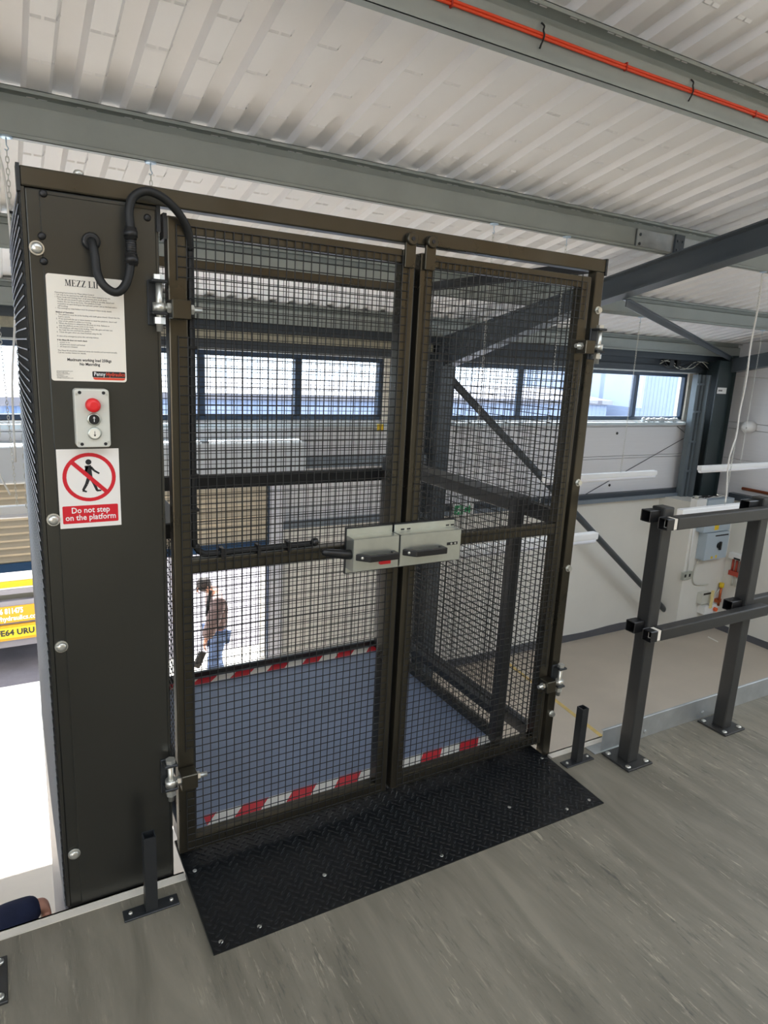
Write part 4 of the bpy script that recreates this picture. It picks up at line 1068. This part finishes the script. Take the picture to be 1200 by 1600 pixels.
MB().cyl((x1 - .06, BY - .14, (z0 + z1) / 2), (x1 - .06, BY - .19, (z0 + z1) / 2), .035, seg=10).build('plug', mat('orange_plug', (236, 96, 40), .5), t)
MB().box(x0 + .10, x0 + .16, BY - .16, BY - .14, z1 - .04, z1 + .28).build('tag', mat('cream_tag', (232, 214, 150), .6), t)
a = Py(1126, 928, 6.78)
t = thing('gas_valve', (a.x, 6.85, a.z), 'brass and red valve with a yellow cap on the pillar', 'valve')
mb = MB(); mb.cyl((a.x, 6.79, a.z - .22), (a.x, 6.79, a.z + .12), .022, seg=10); mb.box(a.x - .05, a.x + .05, 6.78, 6.85, a.z - .16, a.z - .10); mb.build('body', COPPER, t)
MB().cyl((a.x, 6.79, a.z + .12), (a.x, 6.79, a.z + .2), .04, seg=10).build('cap', YELLOW, t)
MB().tube(smooth([(a.x, 6.80, a.z + .1), (a.x - .06, 6.82, a.z + .02), (a.x - .11, 6.83, a.z - .06)], 4), .01, 6).build('cable', GREYPL, t)
# copper pipe along the right wall
a, b = Px(1160, 763, WALL_X - .05), Px(1200, 772, WALL_X - .05)
mb = MB(); mb.cyl((WALL_X - .05, a.y, a.z), (WALL_X - .05, a.y - 3.5, a.z), .026, seg=10); mb.box(WALL_X - .05, WALL_X, a.y - .5, a.y - .47, a.z - .02, a.z + .02)
tag(mb.build('copper_pipe', COPPER), 'horizontal copper pipe along the right wall above the block wall', 'pipe')
# round sounder by the right window
a = Px(1167, 667, WALL_X - .12)
mb = MB(); mb.tube([(WALL_X, a.y, a.z), (WALL_X - .12, a.y, a.z), (WALL_X - .19, a.y, a.z), (WALL_X - .21, a.y, a.z)], .1, 16, radii=[.10, .10, .07, .03]); 
t = mb.build('alarm_sounder', WHITE); tag(t, 'round white alarm sounder on the right wall below the window reveal', 'alarm')
mb = MB()
for s in (-.04, .03): mb.ball((WALL_X - .19, a.y + s, a.z - .01), .018, 8, 5)
mb.build('led', BLACKP, t)
# paper sticker on the corner column
a, b = Py(1135, 606, 7.078), Py(1152, 616, 7.078)
mb = MB(); mb.box(10.27, 10.51, 7.0775, 7.0805, b.z, a.z); t = mb.build('paper_label', WHITE); tag(t, 'white paper label stuck on the green corner column', 'label')
mb = MB()
for k in range(3): mb.box(10.30 + k * .035, 10.325 + k * .035, 7.0768, 7.0776, (a.z + b.z) / 2 - .012, (a.z + b.z) / 2 + .015)
mb.build('lettering', INK, t)
# cable tangle over the window lintel
t = thing('cable_tangle', (9.5, 7.34, 1.78), 'cream cable tails and black junction boxes above the right end of the window', 'cables')
rng = random.Random(9)
for k in range(4):
    pts = [(9.1 + i * .2, 7.33 - .02 * k, 1.76 + .07 * math.sin(i * 1.5 + k * 1.1) + rng.uniform(-.02, .02)) for i in range(7)]
    MB().tube(smooth(pts, 4), .006, 6).build('cable', GREYPL if k < 2 else BLACKP, t)
for xx in (9.30, 9.47): MB().box(xx, xx + .10, 7.30, 7.38, 1.735, 1.83).build('junction_box', BLACKP, t, bevel=.006)
# thin stay wire across the cladding and its tail
a, b, c, d = Py(1058, 666, 7.49), Py(1072, 678, 7.49), Py(1070, 684, 7.49), Py(905, 778, 7.49)
mb = MB(); mb.tube([a, b, c, d], .0055, 6); tag(mb.build('wall_cable', DARKT), 'thin dark cable running diagonally down the white cladding from the window sill', 'cable')
for i, (u, v) in enumerate(((964, 677), (952, 758))):
    a = Py(u, v, 7.5); mb = MB(); mb.dome((a.x, 7.502, a.z), (0, -1, 0), .022, .02, 8)
    tag(mb.build('wall_plug', BLACKP), ('small black fixing in the white cladding just under the window sill', 'small black fixing in the white cladding below the batten light')[i], 'fixing', 'black fixings in the cladding')
# crumpled wrapping on the sill
mb = MB(); rng = random.Random(2)
for k in range(14):
    cx_ = 9.05 + k * .06; mb.ball((cx_, 7.44 + rng.uniform(-.02, .02), .83 + .035), .05, 6, 4, 0, (1, .6, rng.uniform(.5, .9)))
tag(mb.build('plastic_wrapping', mat('clear_wrap', (206, 212, 216), .25)), 'crumpled plastic wrapping lying on the window sill near the corner', 'wrapping')
a = Py(606, 669, 7.36); mb = MB(); mb.box(4.10, 4.19, 7.385, 7.397, a.z - .045, a.z + .045)
tag(mb.build('yellow_tag', YELLOW), 'small yellow tag at the right end of the left window sill', 'tag')
# running man exit sign
a = Py(726, 797, 7.3)
t = thing('exit_sign', (a.x, 7.36, a.z), 'green and white running man exit sign on the block wall', 'sign')
MB().box(a.x - .17, a.x + .17, 7.325, 7.360, a.z - .085, a.z + .085).build('face', WHITE, t, bevel=.004)
mb = MB(); yy = 7.322
mb.box(a.x - .15, a.x - .005, yy, yy + .004, a.z - .065, a.z + .065); mb.prism([(a.x + .02, yy, a.z - .03), (a.x + .09, yy, a.z - .03), (a.x + .09, yy, a.z - .065), (a.x + .15, yy, a.z), (a.x + .09, yy, a.z + .065), (a.x + .09, yy, a.z + .03), (a.x + .02, yy, a.z + .03)], (0, .004, 0)); mb.build('green_symbol', GREEN, t)
mb = MB(); yy = 7.320; X = a.x - .08; Z = a.z
mb.cyl((X + .012, yy + .002, Z + .042), (X + .012, yy, Z + .042), .011, seg=10)
for p, q_, w in (((0, .03), (-.012, -.008), .009), ((0, .026), (.03, .012), .005), ((-.004, .024), (-.032, .01), .005), ((-.012, -.006), (.02, -.02), .006), ((.02, -.02), (.016, -.05), .005), ((-.012, -.008), (-.022, -.032), .006), ((-.022, -.032), (-.048, -.036), .005)):
    A, B = Vector((X + p[0], yy, Z + p[1])), Vector((X + q_[0], yy, Z + q_[1])); dd = (B - A).normalized(); nn = Vector((-dd.z, 0, dd.x)) * w
    mb.prism([A - nn, B - nn, B + nn, A + nn], (0, .002, 0))
mb.build('running_figure', WHITE, t)

# ------------------------------------------------------------------ PEOPLE
def skin_mesh(name, joints, bones, m, parent, levels=2, root=None):
    """one continuous surface grown over a skeleton: joints {name: (x,y,z,rx[,ry])}, bones [(a,b)]"""
    keys = list(joints); idx = {k: i for i, k in enumerate(keys)}
    me = bpy.data.meshes.new('skel'); me.from_pydata([joints[k][:3] for k in keys], [(idx[a], idx[b]) for a, b in bones], [])
    o = bpy.data.objects.new('skel', me); COL.objects.link(o)
    o.modifiers.new('skin', 'SKIN'); s = o.modifiers.new('sub', 'SUBSURF'); s.levels = levels; s.render_levels = levels
    for i, k in enumerate(keys):
        j = joints[k]; sv = me.skin_vertices[0].data[i]; sv.radius = (j[3], j[4] if len(j) > 4 else j[3]); sv.use_root = (k == (root or keys[0]))
    dg = bpy.context.evaluated_depsgraph_get(); dg.update()
    r = bpy.data.meshes.new_from_object(o.evaluated_get(dg)); bpy.data.objects.remove(o); bpy.data.meshes.remove(me)
    off = Vector((0, 0, 0)); q = parent
    while q is not None: off += q.location; q = q.parent
    for v in r.vertices: v.co -= off
    r.materials.clear(); r.materials.append(m)
    for p in r.polygons: p.use_smooth = True
    ob = bpy.data.objects.new(name, r); COL.objects.link(ob); ob.parent = parent
    return ob
def hand_parts(J, B, wrist, d, side, r=.009):
    """palm and five fingers from a wrist joint: d finger direction, side thumb direction, curl follows down"""
    w = Vector(J[wrist][:3]); d, side = Vector(d).normalized(), Vector(side).normalized(); up = d.cross(side)
    pk = wrist + '_palm'; p = w + d * .045; J[pk] = (*p, .026, .014); B.append((wrist, pk))
    for i, (o, L) in enumerate(((.024, .068), (.008, .078), (-.008, .072), (-.024, .056))):
        a = w + d * .085 + side * o; b = a + d * L * .55 - up * L * .18; c = b + d * L * .3 - up * L * .4
        ka, kb, kc = (wrist + '_f%d%s' % (i, s) for s in 'abc')
        J[ka] = (*a, r); J[kb] = (*b, r * .9); J[kc] = (*c, r * .75); B += [(pk, ka), (ka, kb), (kb, kc)]
    a = w + d * .04 + side * .042; b = a + d * .032 + side * .018 - up * .01
    J[wrist + '_ta'] = (*a, .011); J[wrist + '_tb'] = (*b, .009); B += [(pk, wrist + '_ta'), (wrist + '_ta', wrist + '_tb')]

def head(parent, c, r, face, name='head'):
    """face features and hair on a head centred at c, looking along face"""
    c, f = Vector(c), Vector(face).normalized(); s = f.cross(Vector((0, 0, 1))).normalized(); u = s.cross(f)
    mb = MB()
    mb.ball(c + u * .02 - f * .018, r * 1.06, 14, 10, 0, (1, 1, 1.02)); mb.build('hair', HAIR, parent)
    mb = MB(); mb.tube([c + f * r * .80 + u * .022, c + f * (r * 1.12) - u * .012, c + f * (r * .95) - u * .02], .01, 8, radii=[.007, .013, .010]); mb.build('nose', SKIN, parent)
    mb = MB()
    for k in (-1, 1): mb.ball(c + f * r * .88 + s * .034 * k + u * .012, .010, 8, 6)
    mb.build('eyes', INK, parent)
    mb = MB()
    for k in (-1, 1): mb.ball(c + s * r * .98 * k - u * .005, .026, 8, 6, 0, (.6, .6, 1.2))
    mb.build('ears', SKIN, parent)
    mb = MB(); mb.tube([c + f * r * .86 - u * .045 - s * .022, c + f * r * .93 - u * .048, c + f * r * .86 - u * .045 + s * .022], .006, 6); mb.build('mouth', mat('lips', (160, 86, 80), .5) if 'lips' not in MATS else MATS['lips'], parent)

# person stooping in the doorway, seen through the left gate
py_ = 8.0
t = thing('person', (2.24, py_, FLOOR_Z), 'person in brown jacket and blue jeans stooping in the shutter doorway', 'person')
F = FLOOR_Z
hx, hz = 2.22, F + .92
J = {'pelvis': (hx, py_, hz, .12, .10), 'waist': (hx + .01, py_, hz + .18, .11, .09), 'chest': (hx, py_, hz + .42, .13, .10), 'neck': (hx - .09, py_, hz + .58, .05), 'head': (hx - .17, py_ - .03, hz + .63, .085, .075), 'crown': (hx - .215, py_ - .03, hz + .68, .07, .065)}
B = [('pelvis', 'waist'), ('waist', 'chest'), ('chest', 'neck'), ('neck', 'head'), ('head', 'crown')]
for s, k in ((-1, 'n'), (1, 'f')):
    J['hip' + k] = (hx, py_ + s * .10, hz - .05, .085); J['knee' + k] = (hx - .03 + .05 * s, py_ + s * .11, F + .50, .058); J['ankle' + k] = (hx + .03 + .10 * s, py_ + s * .12, F + .085, .04); J['toe' + k] = (hx - .12 + .10 * s, py_ + s * .14, F + .035, .032)
    B += [('pelvis', 'hip' + k), ('hip' + k, 'knee' + k), ('knee' + k, 'ankle' + k), ('ankle' + k, 'toe' + k)]
J['shn'] = (hx - .02, py_ - .19, hz + .46, .055); J['eln'] = (hx - .12, py_ - .26, hz + .22, .042); J['wrn'] = (hx - .20, py_ - .26, hz + .03, .028)
J['shf'] = (hx + .01, py_ + .19, hz + .46, .055); J['elf'] = (hx + .10, py_ + .25, hz + .2, .042); J['wrf'] = (hx + .02, py_ + .26, hz - .02, .028)
B += [('chest', 'shn'), ('shn', 'eln'), ('eln', 'wrn'), ('chest', 'shf'), ('shf', 'elf'), ('elf', 'wrf')]
hand_parts(J, B, 'wrn', (-.3, 0, -1), (0, -1, 0)); hand_parts(J, B, 'wrf', (-.1, 0, -1), (-1, 0, 0))
skin_mesh('body', J, B, SKIN, t)
head(t, J['head'][:3], .088, (-1, -.35, -.35))
def grow(keys, d, extra=()):
    return {k: (*J[k][:3], *[r + d for r in J[k][3:]]) for k in keys}
jk = grow(['pelvis', 'waist', 'chest', 'shn', 'eln', 'wrn', 'shf', 'elf', 'wrf'], .05)
jk['pelvis'] = (hx, py_, hz - .02, .17, .15)
skin_mesh('jacket', jk, [('pelvis', 'waist'), ('waist', 'chest'), ('chest', 'shn'), ('shn', 'eln'), ('eln', 'wrn'), ('chest', 'shf'), ('shf', 'elf'), ('elf', 'wrf')], JACKET, t)
tk = grow(['pelvis', 'hipn', 'kneen', 'anklen', 'hipf', 'kneef', 'anklef'], .025)
skin_mesh('jeans', tk, [('pelvis', 'hipn'), ('hipn', 'kneen'), ('kneen', 'anklen'), ('pelvis', 'hipf'), ('hipf', 'kneef'), ('kneef', 'anklef')], JEANS, t)
mb = MB()
for k in 'nf':
    x, y, z = J['ankle' + k][:3]; mb.hexa([(x + .05, y - .045, F), (x + .05, y + .045, F), (x + .05, y + .04, F + .10), (x + .05, y - .04, F + .10)], [(x - .21, y - .04, F), (x - .21, y + .045, F), (x - .19, y + .035, F + .05), (x - .19, y - .03, F + .05)])
mb.build('shoes', BLACKP, t, bevel=.015)
MB().tube(smooth([(hx - .10, py_ - .12, hz + .60), (hx - .15, py_ - .16, hz + .42), (hx - .17, py_ - .20, hz + .30)], 4), .022, 8).build('strap', BLACKP, t)
wv = Vector(J['wrn'][:3])
mb = MB(); mb.bar(wv + Vector((-.05, -.03, -.15)), wv + Vector((-.14, -.04, -.34)), .05, .09)
tag(mb.build('tool_pouch', BLACKP, bevel=.01), 'dark pouch held low by the stooping person in the doorway', 'pouch')

# person on steps at the side of the lift: only the navy sleeve and hand reach into view
px, py2 = -.62, 2.30; F2 = FLOOR_Z + .60
t = thing('person', (px, py2, F2), 'person in navy sweatshirt reaching an arm to the lift side below the floor edge', 'person')
hz2 = F2 + .95
J = {'pelvis': (px, py2, hz2, .12, .10), 'waist': (px, py2, hz2 + .2, .11, .09), 'chest': (px, py2, hz2 + .42, .14, .10), 'neck': (px, py2, hz2 + .58, .05), 'head': (px + .02, py2, hz2 + .70, .085, .08), 'crown': (px + .02, py2, hz2 + .78, .07, .07)}
B = [('pelvis', 'waist'), ('waist', 'chest'), ('chest', 'neck'), ('neck', 'head'), ('head', 'crown')]
for s, k in ((-1, 'n'), (1, 'f')):
    J['hip' + k] = (px, py2 + s * .10, hz2 - .05, .085); J['knee' + k] = (px + .03, py2 + s * .11, F2 + .50, .058); J['ankle' + k] = (px, py2 + s * .12, F2 + .085, .04); J['toe' + k] = (px + .13, py2 + s * .13, F2 + .035, .032)
    B += [('pelvis', 'hip' + k), ('hip' + k, 'knee' + k), ('knee' + k, 'ankle' + k), ('ankle' + k, 'toe' + k)]
wr_z = -.315
J['shn'] = (px + .03, py2 - .19, hz2 + .46, .055); J['eln'] = (px + .32, py2 - .09, -.36, .044); J['wrn'] = (.014, py2 - .02, wr_z + .02, .027)
J['shf'] = (px + .02, py2 + .19, hz2 + .46, .055); J['elf'] = (px + .03, py2 + .27, hz2 + .18, .042); J['wrf'] = (px + .10, py2 + .26, hz2 - .04, .028)
B += [('chest', 'shn'), ('shn', 'eln'), ('eln', 'wrn'), ('chest', 'shf'), ('shf', 'elf'), ('elf', 'wrf')]
hand_parts(J, B, 'wrn', (.10, .10, -1), (.1, -1, 0), .0085); hand_parts(J, B, 'wrf', (0, 0, -1), (1, 0, 0))
skin_mesh('body', J, B, SKIN, t)
head(t, J['head'][:3], .09, (1, 0, .05))
jk = grow(['pelvis', 'waist', 'chest', 'shn', 'eln', 'shf', 'elf', 'wrf'], .03)
jk['eln'] = (*J['eln'][:3], .085); jk['cuff'] = (.008, py2 - .02, wr_z + .018, .040); jk['fore'] = (-.10, py2 - .045, wr_z + .005, .070)
skin_mesh('sweatshirt', jk, [('pelvis', 'waist'), ('waist', 'chest'), ('chest', 'shn'), ('shn', 'eln'), ('eln', 'fore'), ('fore', 'cuff'), ('chest', 'shf'), ('shf', 'elf'), ('elf', 'wrf')], NAVY, t)
tk = grow(['pelvis', 'hipn', 'kneen', 'anklen', 'hipf', 'kneef', 'anklef'], .025)
skin_mesh('trousers', tk, [('pelvis', 'hipn'), ('hipn', 'kneen'), ('kneen', 'anklen'), ('pelvis', 'hipf'), ('hipf', 'kneef'), ('kneef', 'anklef')], NAVY, t)
mb = MB()
for k in 'nf':
    x, y, z = J['ankle' + k][:3]; mb.hexa([(x - .05, y - .04, F2), (x - .05, y + .04, F2), (x - .05, y + .04, F2 + .10), (x - .05, y - .04, F2 + .10)], [(x + .2, y - .04, F2), (x + .2, y + .04, F2), (x + .19, y + .03, F2 + .05), (x + .19, y - .03, F2 + .05)])
mb.build('shoes', BLACKP, t, bevel=.015)
sp_ = thing('step_platform', (px, py2, FLOOR_Z), 'low aluminium work platform under the person in navy', 'platform')
MB().box(px - .35, px + .35, py2 - .4, py2 + .4, F2 - .06, F2).build('deck', GALV, sp_)
for a in (-.3, .3):
    for b in (-.35, .35): MB().box(px + a - .02, px + a + .02, py2 + b - .02, py2 + b + .02, FLOOR_Z, F2 - .06).build('leg', GALV, sp_)

# ------------------------------------------------------------------ TRUCK OUTSIDE THE DOOR
TY = 9.8
tk_ = thing('truck', (-.05, 11.8, FLOOR_Z), 'white flatbed truck with yellow and orange rear panels parked outside the door', 'truck')
def TZ(v): return Py(28, v, TY).z
L0, L1 = -1.05, .95
MB().box(L0, L1, TY, TY + 4.2, TZ(907), TZ(907) + .55).build('side_body', TRUCKW, tk_, bevel=.01)
MB().box(L0, L1, TY - .02, TY + .02, TZ(916), TZ(907)).build('reflective_stripe', TRUCKY, tk_)
MB().box(L0, L1, TY - .006, TY + .1, TZ(919), TZ(916)).build('white_line', TRUCKW, tk_)
MB().box(L0, L1, TY - .04, TY + 4.2, TZ(926), TZ(919)).build('bed_edge', TRUCKG, tk_)
MB().box(L0 + .02, L1 - .02, TY + .03, TY + .3, TZ(937), TZ(926)).build('recess', TRUCKD, tk_)
MB().box(L0, L1, TY - .05, TY + .2, TZ(945), TZ(936)).build('tail_beam', TRUCKG, tk_)
MB().box(L0, L1 - .1, TY - .06, TY + .1, TZ(969), TZ(944)).build('contact_panel', TRUCKO, tk_)
MB().box(L0, L1, TY - .03, TY + .2, TZ(973), TZ(968)).build('bumper_gap', TRUCKG, tk_)
MB().box(L0 + .1, L1 - .35, TY - .07, TY + .1, TZ(996), TZ(973)).build('plate_holder', TRUCKO, tk_)
MB().box(L0, L1, TY - .02, TY + .3, TZ(1009), TZ(996)).build('rear_bumper', TRUCKG, tk_, bevel=.01)
pl_ = MB(); pl_.box(-.300, .235, TY - .078, TY - .069, TZ(992), TZ(976)); po = pl_.build('number_plate', PLATEY, tk_)
text_mesh('lettering', 'FE64 URU', .112, INK, tk_, (.205, TY - .0795, TZ(976) - .108), (1, 0, 0), (0, 0, 1), 'RIGHT', .0004, .004, width=.45)
text_mesh('lettering', '01246 811475', .105, WHITE, tk_, (.085, TY - .062, TZ(944) - .098), (1, 0, 0), (0, 0, 1), 'RIGHT', .0004, .003, width=.42)
text_mesh('lettering', 'pennyhydraulics.com', .092, WHITE, tk_, (.30, TY - .062, TZ(944) - .196), (1, 0, 0), (0, 0, 1), 'RIGHT', .0004, .0015, width=.68)
MB().box(L0 + .1, L1 - .1, TY + .3, TY + 5.5, TZ(1000) + .1, TZ(945)).build('chassis', TRUCKD, tk_)
cab_ = MB(); cab_.prism([(L0 + .05, TY + 4.4, FLOOR_Z + .45), (L0 + .05, TY + 4.4, FLOOR_Z + 2.2), (L0 + .05, TY + 5.2, FLOOR_Z + 2.2), (L0 + .05, TY + 5.9, FLOOR_Z + 1.35), (L0 + .05, TY + 6.2, FLOOR_Z + 1.2), (L0 + .05, TY + 6.2, FLOOR_Z + .45)][::-1], (1.9, 0, 0))
cab_.build('cab', TRUCKW, tk_, bevel=.05)
for x in (L0 + .12, L1 - .32):
    for y in (TY + 1.1, TY + 5.3): MB().cyl((x, y, FLOOR_Z + .36), (x + .2, y, FLOOR_Z + .36), .36, seg=20).build('wheel', RUBBER, tk_)

# ------------------------------------------------------------------ BUILDINGS AND TREES BEYOND THE WINDOWS
def shed(name, x0, x1, y0, y1, h, label, m, door=None):
    t = thing(name, ((x0 + x1) / 2, (y0 + y1) / 2, FLOOR_Z), label, 'building')
    mb = MB(); n = int((x1 - x0) / .35); vs = []; fs = []
    for i in range(n):
        a = x0 + (x1 - x0) * i / n; w = (x1 - x0) / n
        for xx, yy in ((a, y0), (a + w * .3, y0), (a + w * .4, y0 - .03), (a + w * .9, y0 - .03)): vs += [(xx, yy, FLOOR_Z), (xx, yy, FLOOR_Z + h)]
    for i in range(len(vs) // 2 - 1): fs.append((2 * i, 2 * i + 2, 2 * i + 3, 2 * i + 1))
    mb.add(vs, fs); mb.box(x0, x1, y0 + .01, y1, FLOOR_Z, FLOOR_Z + h - .05); mb.build('wall', m, t)
    MB().box(x0 - .2, x1 + .2, y0 - .25, y0, FLOOR_Z + h - .25, FLOOR_Z + h + .02).build('gutter', TRUCKG, t)
    mb = MB(); mb.prism([(x0 - .2, y0 - .2, FLOOR_Z + h), (x0 - .2, (y0 + y1) / 2, FLOOR_Z + h + 0.5), (x0 - .2, y1, FLOOR_Z + h)], (x1 - x0 + .4, 0, 0)); mb.build('roof', TRUCKG, t)
    return t
shed('industrial_building', 3.0, 34.0, 31, 43, 2.5, 'long blue grey clad industrial building seen through the windows', SHEDM)
shed('industrial_building', -20, 1.0, 24, 34, 2.7, 'blue clad shed seen through the window left of the lift', mat('sky_blue_cladding', (128, 152, 192), .6, 0, .05, 2))
shed('industrial_building', 35.5, 58, 30, 42, 7.6, 'tall pale building seen through the window beside the corner column', mat('pale_blue_render', (142, 154, 178), .6, 0, .05, 2))
def tree(x, y, h, r, label, seed):
    t = thing('tree', (x, y, FLOOR_Z), label, 'tree', 'trees behind the sheds'); rng = random.Random(seed)
    mb = MB(); mb.tube([(x, y, FLOOR_Z), (x + .1, y, FLOOR_Z + h * .45), (x, y, FLOOR_Z + h * .8)], .25, 8, radii=[.28, .2, .06]); mb.build('trunk', BARK, t)
    mb = MB()
    for k in range(1500):
        a, b, q = rng.uniform(0, 2 * math.pi), math.acos(rng.uniform(-1, 1)), rng.uniform(.6, 1) * r
        c = Vector((x + q * math.sin(b) * math.cos(a), y + q * math.sin(b) * math.sin(a), FLOOR_Z + h * .68 + q * math.cos(b) * h * .32 / r))
        d = Vector((rng.uniform(-1, 1), rng.uniform(-1, 1), rng.uniform(-1, 1))).normalized() * .30; e = d.cross(Vector((rng.uniform(-1, 1), rng.uniform(-1, 1), 1))).normalized() * .2
        mb.add([c - d, c + e, c + d, c - e], [(0, 1, 2, 3)])
    f = mb.build('foliage', LEAFM, t); f['kind'] = 'stuff'
tree(-2.5, 40, 9.5, 3.6, 'leafy green tree behind the blue shed, seen left of the lift', 1)
tree(3.5, 46, 9.0, 3.2, 'green tree behind the gap between the two industrial buildings', 2)
